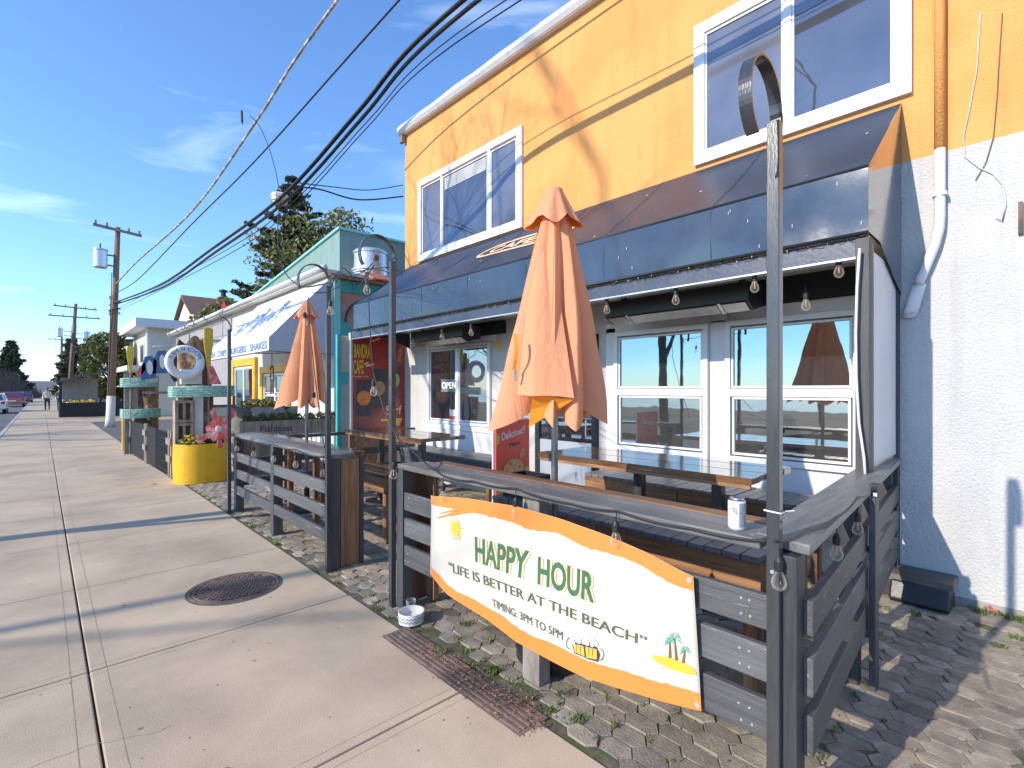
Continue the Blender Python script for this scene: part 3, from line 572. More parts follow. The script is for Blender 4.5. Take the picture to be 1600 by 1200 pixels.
def rect(b, x0, y0, x1, y1, mi=0, yo=0):
    p, q = onp(x0, y0), onp(x1, y1); Y = YP - .003 - yo; b.quad((p.x, Y, p.z), (q.x, Y, p.z), (q.x, Y, q.z), (p.x, Y, q.z), mi)
FM = [M['bowl_dk'], pm('poster_plum', (.16, .06, .07), .4, .3, 5, 0), M['food_or'], M['food_br'], M['food_gn'], M['b_peach'], pm('poster_rust', (.5, .1, .07), .4, .1, 5, 0), M['p_yel']]
for (rc_, (x, y, rx, rz, mi)) in zip(((557, 593, 581, 650, 0), (581, 576, 606, 637, 0), (606, 565, 627, 622, 1)), ((568.5, 622, .15, .16, 2), (592, 607, .14, .16, 3), (617, 594, .11, .16, 4))):
    b = MB(); rect(b, *rc_); c = onp(x, y); c.y = YP - .005; disc(b, c + V(0, 0, -.02), (rx * 1.02, 0, 0), (0, 0, rz * 1.05), 28, 0); c.y = YP - .007; disc(b, c, (rx * .93, 0, 0), (0, 0, rz * .85), 28, mi); b.build('food_picture', FM, t)
b = MB()
for (x, y) in ((584, 532), (590, 530), (575, 571), (572, 568), (581, 570)): c = onp(x, y); c.y = YP - .008; disc(b, c, (.05, 0, .02), (0, 0, .02), 12, 5)
c = onp(625, 550); c.y = YP - .005; disc(b, c, (.06, 0, 0), (0, 0, .08), 20, 6)
rect(b, 595, 655, 628, 656.5, 7); rect(b, 606, 658, 627, 660, 7); rect(b, 606, 662, 625, 664, 7)
b.build('printed_sprinkles', FM, t)
def lattice(b, x0, x1, z0, z1, Y, s=.075, w=.022, mi=0):
    k = -int((z1 - z0) / s) - 1
    c = x0 - (z1 - z0)
    while c < x1:
        for sg in (1, -1):
            # line x = c + (z - z0) (sg=1) or x = c + (z1 - z)
            za, zb = z0, z1; xa = c if sg > 0 else c + (z1 - z0); xb = c + (z1 - z0) if sg > 0 else c
            # clip
            pts = []
            lo, hi = 0, 1
            dx = xb - xa
            t0 = (x0 - xa) / dx; t1 = (x1 - xa) / dx
            if t0 > t1: t0, t1 = t1, t0
            lo, hi = max(0, t0), min(1, t1)
            if hi - lo > .02:
                yo = .004 * sg
                b.bar((xa + dx * lo, Y + yo, za + (zb - za) * lo), (xa + dx * hi, Y + yo, za + (zb - za) * hi), .007, w, (sg * -1, 0, 1), mi)
        c += s
t = thing('lattice_strip', 'narrow teal-framed lattice strip left of the red poster', 'lattice', (3.98, 8.55, 1))
b = MB(); lattice(b, 3.86, 4.02, 1.95, 2.60, 8.56, .05, .014); b.build('slats', M['offwhite'], t); b = MB(); lattice(b, 3.86, 4.02, .12, 1.75, 8.56, .05, .014); b.build('slats', M['offwhite'], t)
b = MB(); b.box((3.80, 8.53, .05), (3.86, 8.60, 2.62)); b.box((3.86, 8.54, 1.76), (4.02, 8.59, 1.94)); b.box((3.86, 8.60, .05), (4.02, 8.61, 1.8)); b.build('frame', M['teal'], t)
b = MB(); b.box((3.86, 8.60, 1.95), (4.02, 8.61, 2.6)); b.build('backing', M['p_or'], t)
t = thing('low_lattice', 'low brown lattice panel under the red poster', 'lattice', (4.6, 8.45, .5))
b = MB(); lattice(b, 4.06, 5.1, .30, .78, 8.42, .14, .055); b.build('slats', M['brown_x'], t)
b = MB(); b.box((4.0, 8.40, .78), (5.1, 8.46, .82)); b.box((4.0, 8.40, .05), (4.06, 8.46, .82)); b.box((4.06, 8.40, .24), (5.1, 8.46, .30)); b.build('frame', M['brown_x'], t, bevel=.003)
b = MB(); b.box((4.06, 8.62, .02), (5.14, 8.66, .82)); tag(b.build('white_backboard', M['white'], origin=(4.6, 8.64, 0)), 'plain white board behind the low brown lattice', 'board')

# ================================================================== HEATERS
def heater(y0, y1, x, z, label):
    t = thing('patio_heater', label, 'heater', (x, (y0 + y1) / 2, z), 'black patio heaters under the awning')
    b = MB(); pr = [(x, z + .24), (x, z + .07), (x + .13, z), (x + .36, z + .06), (x + .36, z + .24)]
    b.prism([(a, y0, c) for a, c in pr], (0, y1 - y0, 0)); b.build('housing', M['black'], t, bevel=.006)
    b = MB(); n = V(-.07, 0, -.13).normalized() * .006; n2 = V(.065, 0, -.23).normalized() * .006
    L_ = y1 - y0
    for (a, c) in ((.02, .16), (.19, .81), (.84, .98)):
        b.prism([V(x + .008, y0 + L_ * a, z + .063) + n, V(x + .125, y0 + L_ * a, z + .003) + n, V(x + .125, y0 + L_ * c, z + .003) + n, V(x + .008, y0 + L_ * c, z + .063) + n], n * .5)
    b.build('reflector', M['reflector'], t)
    b = MB()
    for a in (.175, .825): b.bar(V(x - .002, y0 + L_ * a, z + .07), V(x + .13, y0 + L_ * a, z - .006), .03, .012)
    b.build('end_bar', M['alu'], t)
    for a in (.08, .92): b = MB(); b.box((x + .15, y0 + L_ * a - .02, z + .24), (x + .2, y0 + L_ * a + .02, z + .36)); b.build('hanger', M['black'], t)
heater(1.76, 3.28, 4.5, 2.36, 'long black patio heater under the awning above the right windows')
heater(5.85, 7.25, 4.5, 2.36, 'black patio heater under the awning next to the red poster')
t = thing('security_camera', 'small white bullet camera under the awning left of the near umbrella', 'camera', WX(797, 480, 4.3))
p = WX(795, 480, 4.3); b = MB(); b.tube([p + V(-.07, .02, -.02), p + V(.05, -.01, .02)], .028, 14); b.build('body', M['white'], t, smooth=False)
b = MB(); b.tube([p + V(.02, 0, .02), p + V(.03, 0, .10), p + V(.03, 0, .24)], .01, 8); b.build('arm', M['white'], t)
b = MB(); b.tube([p + V(-.075, .021, -.021), p + V(-.071, .02, -.02)], .022, 14); b.build('lens', M['black'], t)

# ================================================================== FENCES
XF = 1.96; ZC = 1.09
f1 = thing('patio_fence', 'black rail fence with wide grey cap behind the happy hour banner', 'fence', (2.0, 2, 0))
b = MB(); b.box((XF - .01, .72, ZC - .04), (XF + .13, 3.33, ZC)); b.build('cap_board', M['cap'], f1, bevel=.006)
b = MB(); b.box((XF + .136, .60, ZC - .043), (XF + .235, 3.30, ZC - .003)); b.build('cap_board', M['cap'], f1, bevel=.006)
b = MB(); b.box((XF + .241, .66, ZC - .041), (XF + .34, 3.20, ZC - .001)); b.build('cap_board', M['brown_y'], f1, bevel=.006)
for z0, z1 in ((.76, .89), (.565, .70), (.35, .50)):
    b = MB(); b.box((XF + .006, .695, z0 - .01), (XF + .036, 3.26, z1 - .01)); b.build('rail', M['blackw_y'], f1, bevel=.004)
for (y, w_, xo) in ((1.97, .13, .04), (3.315, .09, .0), (.635, .075, -.005)):
    b = MB(); b.box((XF + xo, y - w_ / 2, 0), (XF + xo + .09, y + w_ / 2, ZC - .042)); b.build('post', M['blackw_z'] if y > 3 or y < 1 else M['greywood'], f1, bevel=.004)
b = MB(); b.box((XF + .10, 3.335, .01), (XF + .30, 3.36, ZC - .05)); b.build('end_panel', M['brown_z'], f1, bevel=.003)
b = MB(); b.box((XF + .245, 3.22, .02), (XF + .29, 3.33, ZC - .05)); b.build('end_stud', M['brown_z'], f1)
b = MB(); b.box((XF + .045, .66, .01), (XF + .13, .71, ZC - .05)); b.build('corner_stud', M['greywood'], f1, bevel=.003)
b = MB()
for z0, z1 in ((.76, .89), (.565, .70), (.35, .50)):
    for y in (.76, .80, 1.94, 2.0, 3.2):
        for dz in (.035, .095): b.lathe((XF + .004, y + rng(-.006, .006), z0 - .01 + dz), [(0, -.001), (.0045, -.001), (.005, .002)], 8, ax='x')
for y in (.76, 1.95, 2.6, 3.25):
    for dx in (.03, .10, .17, .21): b.lathe((XF + dx, y + rng(-.01, .01), ZC + .0005), [(0, .0008), (.005, .0008), (.0055, 0)], 8)
b.build('screw_heads', M['galv'], f1)['kind'] = 'stuff'
# return towards the wall
f2 = thing('patio_fence', 'black rail fence returning to the white wall on the right', 'fence', (3.5, .7, 0))
def rp(x, o=0): return .56 + (x - 1.95) * .075 + o          # outer line
b = MB(); b.prism([(1.985, rp(2, 0), ZC - .035), (5.05, rp(5.05, -.02), ZC - .035), (5.05, rp(5.05, .02) + .14, ZC - .035), (2.02, rp(2, .20), ZC - .035)], (0, 0, .04)); b.build('cap_board', M['cap_x'], f2, bevel=.006)
for z0, z1 in ((.75, .88), (.53, .67), (.31, .46)):
    b = MB(); b.prism([(2.03, rp(2.03, .0), z0), (5.0, rp(5, .0), z0), (5.0, rp(5, .035), z0), (2.03, rp(2.03, .035), z0)], (0, 0, z1 - z0)); b.build('rail', M['blackw_x'], f2, bevel=.004)
for x in (3.35, 4.98):
    b = MB(); b.box((x - .045, rp(x, .038), 0), (x + .045, rp(x, .13), ZC - .037)); b.build('post', M['blackw_z'], f2, bevel=.004)
b = MB(); b.prism([(3.305, rp(3.3, -.01), .0), (3.395, rp(3.3, -.01), .0), (3.395, rp(3.3, -.01), ZC - .04), (3.305, rp(3.3, -.01), ZC - .04)], (0, -.03, 0)); b.build('cleat', M['blackw_z'], f2, bevel=.004)
# second section
XG = 1.90; ZD = 1.05
f3 = thing('patio_fence', 'black rail fence by the sidewalk in front of the far umbrella', 'fence', (1.95, 6, 0))
for x0, x1, m in ((-.02, .12, 'cap'), (.126, .25, 'cap'), (.256, .40, 'varnish')):
    b = MB(); b.box((XG + x0, 4.42 + (.12 if x0 > .2 else 0), ZD - .04 - x0 * .01), (XG + x1, 7.55, ZD - x0 * .01)); b.build('cap_board', M[m], f3, bevel=.005)
for z1 in (.80, .575, .355):
    for ya, yb in ((4.5, 5.93), (6.02, 7.42)):
        b = MB(); b.box((XG, ya, z1 - .115), (XG + .035, yb, z1)); b.build('rail', M['blackw_y'], f3, bevel=.004)
for y, wd, xo in ((5.975, .10, -.004), (7.47, .10, 0), (4.455, .07, 0)):
    b = MB(); b.box((XG + xo, y - wd / 2, 0), (XG + .10, y + wd / 2, ZD - .045)); b.build('post', M['blackw_z'], f3, bevel=.004)
b = MB(); b.box((XG + .11, 4.43, .01), (XG + .29, 4.46, ZD - .05)); b.build('end_panel', M['brown_z'], f3, bevel=.003)
b = MB(); b.box((XG + .295, 4.42, 0), (XG + .33, 4.50, ZD - .05)); b.build('end_post', M['blackw_z'], f3, bevel=.003)
for y in (7.0, 5.6, 6.4):
    b = MB(); b.box((XG + .32, y - .03, 0), (XG + .38, y + .03, ZD - .045)); b.build('inner_post', M['brown_z'], f3, bevel=.003)
f4 = thing('patio_fence', 'thin black rails crossing from the far fence end to the building', 'fence', (3.3, 7.5, 0))
for z0, z1 in ((.93, .98), (.60, .70), (.33, .42)):
    b = MB(); b.box((XG + .1, 7.5, z0), (4.75, 7.54, z1)); b.build('rail', M['blackw_x'], f4, bevel=.003)
for x in (2.6, 3.6, 4.6):
    b = MB(); b.box((x - .035, 7.545, 0), (x + .035, 7.61, .98)); b.build('post', M['brown_z'], f4, bevel=.003)

# ================================================================== HOOK POSTS
def hook(x, y, ztop, label, a_end=215, r=.14, zb=0, lean=0, loop_w=.042):
    t = thing('hook_post', label, 'post', (x, y, 0), 'black steel posts with looped tops')
    b = MB(); b.prism([(x - .02, y - .022, zb), (x + .02, y - .022, zb), (x + .02, y + .022, zb), (x - .02, y + .022, zb)], (-lean, 0, ztop - zb)); b.build('pole', M['steel_b'], t, bevel=.003)
    cx, cz = x - lean - r + .015, ztop + .02; vs = []; N = 40
    for k in range(N + 1):
        a = rad(-12 + (a_end + 12) * k / N); rr = r + (.006 if k < 3 else 0)
        for (dr, dy) in ((-.004, -1), (.004, -1), (.004, 1), (-.004, 1)): vs.append((cx + math.cos(a) * (rr + dr), y + dy * loop_w / 2, cz + math.sin(a) * (rr + dr) * 1.08))
    fs = [(4 * k + j, 4 * k + (j + 1) % 4, 4 * k + 4 + (j + 1) % 4, 4 * k + 4 + j) for k in range(N) for j in range(4)] + [(0, 1, 2, 3), (4 * N + 3, 4 * N + 2, 4 * N + 1, 4 * N)]
    b = MB(); b.add(vs, fs); b.build('loop', M['steel_b'], t)
    b = MB(); b.lathe((x - .022, y, ZC - .1), [(0, -.004), (.007, -.004), (.007, .0), (0, .0)], 8, ax='x'); b.build('bolt', M['galv'], t)
    return t
hook(1.945, .668, 2.62, 'hook post at the near fence corner, cut by the bottom of the picture', 238)
hook(1.94, 3.385, 2.62, 'hook post on the street side of the red poster, left of the banner', 215)
hook(1.88, 4.415, 2.58, 'hook post at the entrance end of the far fence', 210)
hook(1.83, 7.47, 2.45, 'slim hook post beside the red starfish ornament', 95, r=.13)

# ================================================================== UMBRELLAS
def umbrella(x, y, zt, zb, R, label, seed, front):
    rd = random.Random(seed); t = thing('patio_umbrella', label, 'umbrella', (x, y, 0), 'closed salmon patio umbrellas')
    nl = 8; amp = [rd.uniform(.82, 1.12) for _ in range(nl)]; zo = [rd.uniform(-.03, .05) for _ in range(nl)]; wd = [rd.uniform(.85, 1.2) for _ in range(nl)]
    tot = sum(wd); cum = [0]
    for q in wd: cum.append(cum[-1] + q / tot)
    def can(u, v, inset=0):
        u2 = (u + .05 * math.sin(u * 2 * math.pi * 2 + seed) * v) % 1
        k = max(i for i in range(nl) if cum[i] <= u2 + 1e-9); f = (u2 - cum[k]) / (cum[k + 1] - cum[k])
        th = 2 * math.pi * u + front + .25 * v * math.sin(seed)
        lobe = 1 - abs(2 * f - 1) ** 1.15           # 0 at valley, 1 on rib
        a = amp[k]; prof = .15 + .85 * (v ** .90)
        r = R * prof * (1 - (.22 + .22 * v) * (1 - lobe)) * (1 + (a - 1) * v)
        r *= 1 + .06 * math.sin(3 * th + seed) * v
        r -= inset
        ff = f - .5; skew = .30 * v * ff * lobe * (1 if k % 2 else -1)
        th += skew + .12 * v * lobe * math.sin(k * 2.3 + seed)
        z = zt - .10 - (zt - .10 - zb) * v; z += v ** 3 * (.13 * (1 - lobe) + zo[k]) * (zt - zb) / 1.45
        r += .006 * math.sin(v * 17 + k) * v * lobe
        return V(x + r * math.cos(th), y + r * math.sin(th), z)
    b = MB(); b.grid(lambda u, v: can(u, v), 288, 46, wrap=True); b.build('canopy', M['cloth'], t, smooth=True)
    b = MB(); b.grid(lambda u, v: can(u, .62 + v * .375, .012), 192, 10, wrap=True); b.build('glow_tinted_inside', M['cloth2'], t, smooth=True)  # inner face of the same cloth, translucent glow put into its colour
    for k in range(nl):
        b = MB(); b.tube([can(cum[k] + (cum[k + 1] - cum[k]) * .5, .08 + q * .046, -.001) for q in range(20)], .0016, 5); b.build('seam', M['cloth2'], t, smooth=True)
    def vent(u, v):
        th = 2 * math.pi * u + front; w_ = math.sin(4 * th + seed) * .5 + .5; r = .048 + (.080 + .055 * w_) * v ** 1.1; r += .010 * math.sin(9 * th) * v
        return V(x + r * math.cos(th), y + r * math.sin(th), zt - .005 - v * (.19 + .06 * w_) + .01 * math.sin(6 * th) * v)
    b = MB(); b.grid(vent, 128, 14, wrap=True); b.lathe((x, y, zt - .02), [(.042, 0), (.035, .016), (.018, .024), (0, .026)], 20)
    b.build('vent_cap', [M['cloth']], t, smooth=True)
    b = MB(); b.grid(lambda u, v: vent(u, .35 + .64 * v) * 1 + V((x - vent(u, .35 + .64 * v).x) * .05, (y - vent(u, .35 + .64 * v).y) * .05, .004), 96, 5, wrap=True); b.build('glow_tinted_vent_inside', M['cloth2'], t, smooth=True)  # underside of the cap, glow through the cloth coloured in amber
    b = MB(); b.tube([(x, y, .0), (x, y, zt - .05)], .021, 16); b.build('pole', M['pole'], t, smooth=True)
    b = MB(); b.lathe((x, y, 0), [(.24, 0), (.24, .05), (.20, .07), (.04, .08), (.035, .28), (0, .28)], 28); b.build('base', M['black'], t)
    return t, can
u1, can1 = umbrella(2.33, 2.085, 2.90, 1.43, .405, 'large closed salmon umbrella standing behind the happy hour banner', 5, .35)
# folded front flap with its inside tinted amber for light through the cloth, and tie strap
b = MB()
def W_(x, y, X): return WX(x, y, X)
def flap(pts, X): return [WX(x, y, X + o) for x, y, o in pts]
d0 = ray(868, 640); dn = Vector((d0.x, d0.y, 0)).normalized(); ctr = Vector((2.33, 2.085, 0))
def cardp(x, y, dist):   # point on the vertical plane facing the street, dist metres in front of the pole
    r = ray(x, y); n = dn; k = (ctr.dot(n) - dist) / Vector((r.x, r.y, 0)).dot(n); return V(0, 0, H) + r * k
fp = [(808, 616, .33), (830, 619, .385), (850, 618, .40), (870, 619, .41), (897, 622, .40)]; 
top = [(832, 400, .08), (840, 392, .10), (850, 390, .11), (858, 394, .10), (866, 405, .08)]
b.grid(lambda u, v: (lambda i, f: (lambda a, c: a.lerp(c, v ** 1.05))(cardp(*top[i]).lerp(cardp(*top[i + 1]), f), cardp(*fp[i]).lerp(cardp(*fp[i + 1]), f)))(min(int(u * 4), 3), u * 4 - min(int(u * 4), 3)) + dn * -.012 * math.sin(u * math.pi * 2) * v, 24, 24)
b.build('front_panel', M['cloth'], u1, smooth=True)
b = MB(); b.add([cardp(832, 617, .375), cardp(897, 624, .385), cardp(872, 642, .34), cardp(826, 668, .30), cardp(829, 640, .32)], [(0, 1, 2, 3, 4)]); b.build('turned_hem', M['cloth2'], u1)  # salmon cloth folded over, amber colour for the light it lets through
b = MB(); b.grid(lambda u, v: cardp(802 + u * 6 + 2 * math.sin(v * 4), 522 + 56 * v, .34 + .03 * math.sin(v * 3)), 2, 8); b.build('tie_strap', M['cloth2'], u1, solid=.004)
b = MB(); b.grid(lambda u, v: cardp(803.5 + u * 4.5, 577 + 19 * v, .352), 2, 2); b.build('strap_end', M['greywood'], u1, solid=.005)
umbrella(2.66, 6.95, 2.86, 1.40, .36, 'closed salmon umbrella farther away behind the black rail fence', 11, 1.1)

# ================================================================== TABLES AND BENCHES
def bar_table(x0, x1, y0, y1, z, legs, label, n=5):
    t = thing('bar_table', label, 'table', ((x0 + x1) / 2, (y0 + y1) / 2, 0), 'varnished plank bar tables')
    w_ = (x1 - x0) / n; b = MB()
    for k in range(n): b.box((x0 + k * w_ + .001, y0 + (k % 2) * .012, z - .045), (x0 + (k + 1) * w_ - .001, y1 - (k % 3) * .01, z - .001 * (k % 2)))
    b.build('tabletop', M['varnish'], t, bevel=.004)
    b = MB(); b.box((x0 + .005, y0 + .01, z - .075), (x0 + .03, y1 - .01, z - .046)); b.build('edge_board', M['brown_y'], t, bevel=.003)
    for (x, y) in legs:
        b = MB(); b.box((x - .04, y - .04, .03), (x + .04, y + .04, z - .047)); lg = b.build('leg', M['steel_b'], t, bevel=.006)
        b = MB(); b.lathe((x, y, 0), [(.22, 0), (.22, .018), (.06, .03), (.05, .05), (0, .05)], 28); b.build('foot_plate', M['black'], lg)
bar_table(3.45, 4.22, 1.33, 3.3, 1.05, [(3.82, 1.72), (3.82, 2.42)], 'varnished bar table on black pedestals under the right windows')
bar_table(3.32, 4.0, 5.12, 7.2, 1.05, [(3.65, 5.6), (3.65, 6.7)], 'varnished plank bar table below the window with the OPEN sign')
def bench(x0, x1, y0, y1, z, label, ap=.15, m='brown_y', slat='cap', cross=True, legs=True):
    t = thing('bench', label, 'bench', ((x0 + x1) / 2, (y0 + y1) / 2, 0), 'brown stained patio benches')
    b = MB()
    if cross:
        n = int((y1 - y0) / .095)
        for k in range(n): yy = y0 + k * (y1 - y0) / n; b.box((x0 - .01, yy + .004, z - .03), (x1 + .01, yy + (y1 - y0) / n - .004, z + rng(-.002, .002)))
    else:
        for k in range(3): b.box((x0 + (x1 - x0) * k / 3 + .003, y0, z - .03), (x0 + (x1 - x0) * (k + 1) / 3 - .003, y1, z))
    b.build('seat', M[slat], t, bevel=.003)
    half = (y0 + y1) / 2
    for (ya, yb) in ((y0, half - .003), (half + .003, y1)):
        b = MB(); b.box((x0, ya, z - .032 - ap), (x0 + .04, yb, z - .032)); b.build('apron', M[m], t, bevel=.004)
    b = MB(); b.box((x0 + .045, y0, z - .032 - ap), (x1, y0 + .04, z - .033)); b.build('end_board', M['brown_x'], t, bevel=.004)
    b = MB(); b.box((x0 + .045, y1 - .04, z - .032 - ap), (x1, y1, z - .033)); b.build('end_board', M['brown_x'], t, bevel=.004)
    if legs:
        for x in (x0 + .08, x1 - .04):
            for y in (y0 + .07, y1 - .07): b = MB(); b.box((x - .035, y - .035, 0), (x + .035, y + .035, z - .034)); b.build('leg', M['brown_z'], t, bevel=.004)
    return t
bench(2.66, 3.06, .98, 3.05, .79, 'slatted brown bench right behind the banner fence', .19)
bench(4.35, 4.85, 1.25, 3.45, .73, 'slatted brown bench along the wall under the right windows', .15)
bench(4.45, 4.95, 5.2, 7.6, .66, 'dark bench along the wall below the OPEN window', .22, m='blackw_y')
bench(2.62, 3.05, 4.75, 6.6, .74, 'varnished brown bench seen between the two fence sections', .16, slat='varnish', cross=False)
t = thing('milk_crate', 'black plastic crate sitting on the bench behind the banner', 'crate', (2.84, 2.85, .79))
b = MB()
for k in range(7):
    z = .795 + k * .022; b.box((2.72, 2.72, z), (2.73, 3.0, z + .012)); b.box((2.73, 2.72, z), (2.98, 2.73, z + .012))
for k in range(12): b.box((2.721, 2.72 + k * .024, .79), (2.731, 2.732 + k * .024, .95)); b.box((2.73 + k * .0225, 2.719, .79), (2.742 + k * .0225, 2.729, .95))
b.box((2.97, 2.72, .79), (2.98, 3.0, .95)); b.box((2.73, 2.99, .79), (2.97, 3.0, .95)); b.build('basket', M['black'], t)
b = MB(); b.box((2.715, 2.715, .95), (2.985, 2.735, .965)); b.box((2.715, 2.985, .95), (2.985, 3.005, .965)); b.box((2.715, 2.735, .95), (2.735, 2.985, .965)); b.box((2.965, 2.735, .95), (2.985, 2.985, .965)); b.build('rim', M['black'], t, bevel=.003)
b = MB(); b.box((2.70, 2.48, .795), (2.9, 2.66, .85)); b.box((2.72, 2.50, .852), (2.88, 2.64, .89)); tag(b.build('folded_papers', M['white_ink'], origin=(2.8, 2.57, .79), bevel=.01), 'white folded stack on the bench beside the black crate', 'papers')

# ================================================================== BANNER
bn = thing('happy_hour_banner', 'cream HAPPY HOUR banner with orange edges tied to the fence', 'banner', (1.94, 2, .6))
XB = 1.935
tp = [(675.4, 775.6), (730, 778), (805, 790), (880, 812.5), (940, 833.5), (1015, 865), (1060, 889), (1084, 901)]
bt = [(671.5, 897), (700, 928), (760, 967), (805, 1003), (850, 1025.5), (910, 1055.5), (970, 1075), (1030, 1094.5), (1094.5, 1112.5)]
tp = [WX(x, y, XB) for x, y in tp]; bt = [WX(x, y, XB) for x, y in bt]
def interp(L_, y):
    y = max(min(y, L_[0].y), L_[-1].y)
    for a, c in zip(L_[:-1], L_[1:]):
        if a.y >= y >= c.y: f = (a.y - y) / max(1e-6, a.y - c.y); return a.z + (c.z - a.z) * f
    return L_[-1].z
def bx(y, z): return XB - .008 * noise.noise(Vector((y * 3.2, z * 1.5, 1))) - .006 * math.sin(y * 5 + z * 3) - .018 * max(0, math.sin((y - 1.05) / 1.82 * math.pi)) * max(0, 1 - abs(z - .6) * 1.2) + .006
BA, BBk = 2.88, 1.035
def bs(u, v, o=0):
    yt = BA + (tp[-1].y - BA) * u; yb = bt[0].y + (bt[-1].y - bt[0].y) * u; zt_, zb_ = interp(tp, yt), interp(bt, yb)
    y = yb + (yt - yb) * v; z = zb_ + (zt_ - zb_) * v; return V(bx(y, z) - o, y, z)
b = MB(); b.grid(lambda u, v: bs(u, v), 60, 16); b.build('sheet', M['banner'], bn, smooth=True, solid=.0016)
def by(px, py, o=.0025): p = WX(px, py, XB - .01); return V(bx(p.y, p.z) - o - .0022, p.y, p.z)
b = MB(); rd = random.Random(2)
def edge(tf):
    for k in range(80):
        u0, u1_ = k / 80, (k + 1) / 80
        def wdt(u): return (.125 + .03 * noise.noise(Vector((u * 9, tf * 7, 0))) + .012 * noise.noise(Vector((u * 60, tf, 2)))) * (1 - .25 * abs(u - .5) if tf else .80 + .25 * u)
        a, c = wdt(u0), wdt(u1_)
        if tf: b.add([bs(u0, 1, .0025), bs(u1_, 1, .0025), bs(u1_, 1 - c, .0025), bs(u0, 1 - a, .0025)], [(0, 1, 2, 3)])
        else: b.add([bs(u0, 0, .0025), bs(u1_, 0, .0025), bs(u1_, c, .0025), bs(u0, a, .0025)], [(0, 1, 2, 3)])
edge(0); b.build('orange_brush_edge', M['b_or'], bn); b = MB(); edge(1); b.build('orange_brush_edge', M['b_or'], bn); b = MB()
for (x0, y0_, x1, y1_, w_) in ((680, 810, 768, 797, 3.2), (684, 803, 760, 796, 1.6), (720, 800, 790, 802, 1.8), (750, 797, 806, 805, 1.5)):
    n_ = 14; up_, dn_ = [], []
    for k in range(n_ + 1):
        f = k / n_; x = x0 + (x1 - x0) * f; y = y0_ + (y1_ - y0_) * f - 4 * math.sin(f * 3.14); hw = w_ * math.sin(f * 3.0 + .1) * rd.uniform(.6, 1.2) + .2
        up_.append(by(x, y - hw, .003)); dn_.append(by(x, y + hw, .003))
    b.add(up_ + dn_, [(k, k + 1, n_ + 2 + k, n_ + 1 + k) for k in range(n_)])
b.build('orange_brush_stroke', M['b_or'], bn)
def btext(s, tl, tr, bl, br, m, name, bold=0, o=.0062, dx=0, dy=0):
    c = [WX(x + dx, y + dy, XB - .01) for x, y in (tl, tr, bl, br)]
    def f(u, v): a = c[0].lerp(c[1], u); d_ = c[2].lerp(c[3], u); p = d_.lerp(a, v); return V(bx(p.y, p.z) - o, p.y, p.z)
    b = MB(); text_mesh(b, s, f, bold); return b.build(name, M[m], bn)
for (s, a) in (('HAPPY', ((743, 838), (827, 861), (744, 877), (823, 906))), ('HOUR', ((840, 869), (930, 896), (840, 913), (929, 943)))):
    btext(s, *a, 'b_peach', 'lettering_shadow', .03, .0048, 3.0, 1.6); btext(s, *a, 'b_gr', 'lettering', .03)
btext('\u201cLIFE IS BETTER AT THE BEACH\u201d', (701, 877), (1011, 995), (702, 892), (1010, 1011), 'b_olive', 'motto_lettering', .006)
btext('TIMING: 3PM TO 5PM', (768, 935), (879, 987), (769, 948), (879, 1000), 'b_olive', 'times_lettering', .0)
# sun
b = MB(); c = by(712, 826.5, .0035); disc(b, c, (0, -.043, 0), (0, 0, .047), 28); b.build('printed_sun', M['b_yel'], bn)
b = MB(); c = c - V(.004, 0, 0)
for k in range(22):
    a = k * math.pi / 11; r1, r2 = .053, .078 + .014 * (k % 2); w_ = .0034
    for q in (0,): b.add([c + V(0, -math.cos(a) * r1 - math.sin(a) * w_, math.sin(a) * r1 - math.cos(a) * w_), c + V(0, -math.cos(a) * r1 + math.sin(a) * w_, math.sin(a) * r1 + math.cos(a) * w_), c + V(0, -math.cos(a) * r2, math.sin(a) * r2)], [(0, 1, 2)])
b.build('sun_rays', M['b_yel'], bn)
# beer mugs
def poly(b, pts, o, mi=0): b.add([by(x, y, o) for x, y in pts], [tuple(range(len(pts)))], mi)
b = MB()
poly(b, [(893, 1002), (913, 1007), (932, 1010), (938, 1022), (935, 1034), (920, 1030), (912, 1026), (898, 1021)], .003, 1)
poly(b, [(896, 1006), (912, 1009), (914, 1025), (899, 1019)], .004, 0); poly(b, [(915, 1010), (933, 1014), (933, 1030), (917, 1027)], .004, 0)
for x in (901, 907, 920, 926): poly(b, [(x, 1008 + (x - 901) * .2), (x + 1.2, 1008.4 + (x - 901) * .2), (x + 1.6, 1021 + (x - 901) * .2), (x + .6, 1020.6 + (x - 901) * .2)], .0045, 1)
for k, (x, y, r) in enumerate([(894, 999, 4.5), (900, 995, 5), (907, 994, 5), (914, 997, 5.5), (921, 997, 5), (928, 1000, 5), (932, 1005, 4.5), (905, 1001, 5), (918, 1004, 5), (926, 1007, 4), (897, 1004, 3.5)]):
    c = by(x, y, .005 + .0002 * k); disc(b, c, (0, -r * .00255, 0), (0, 0, r * .0026), 14, 2)
for (cx, cy, s) in ((891, 1005, -1), (938, 1022, 1)):
    pts = [by(cx + s * 6 * math.sin(a), cy - 9 * math.cos(a), .004) for a in [k * math.pi / 10 for k in range(11)]]; b.tube(pts, .0016, 5, 1)
b.build('printed_mugs', [M['b_yel'], M['b_ink'], M['b_foam']], bn)
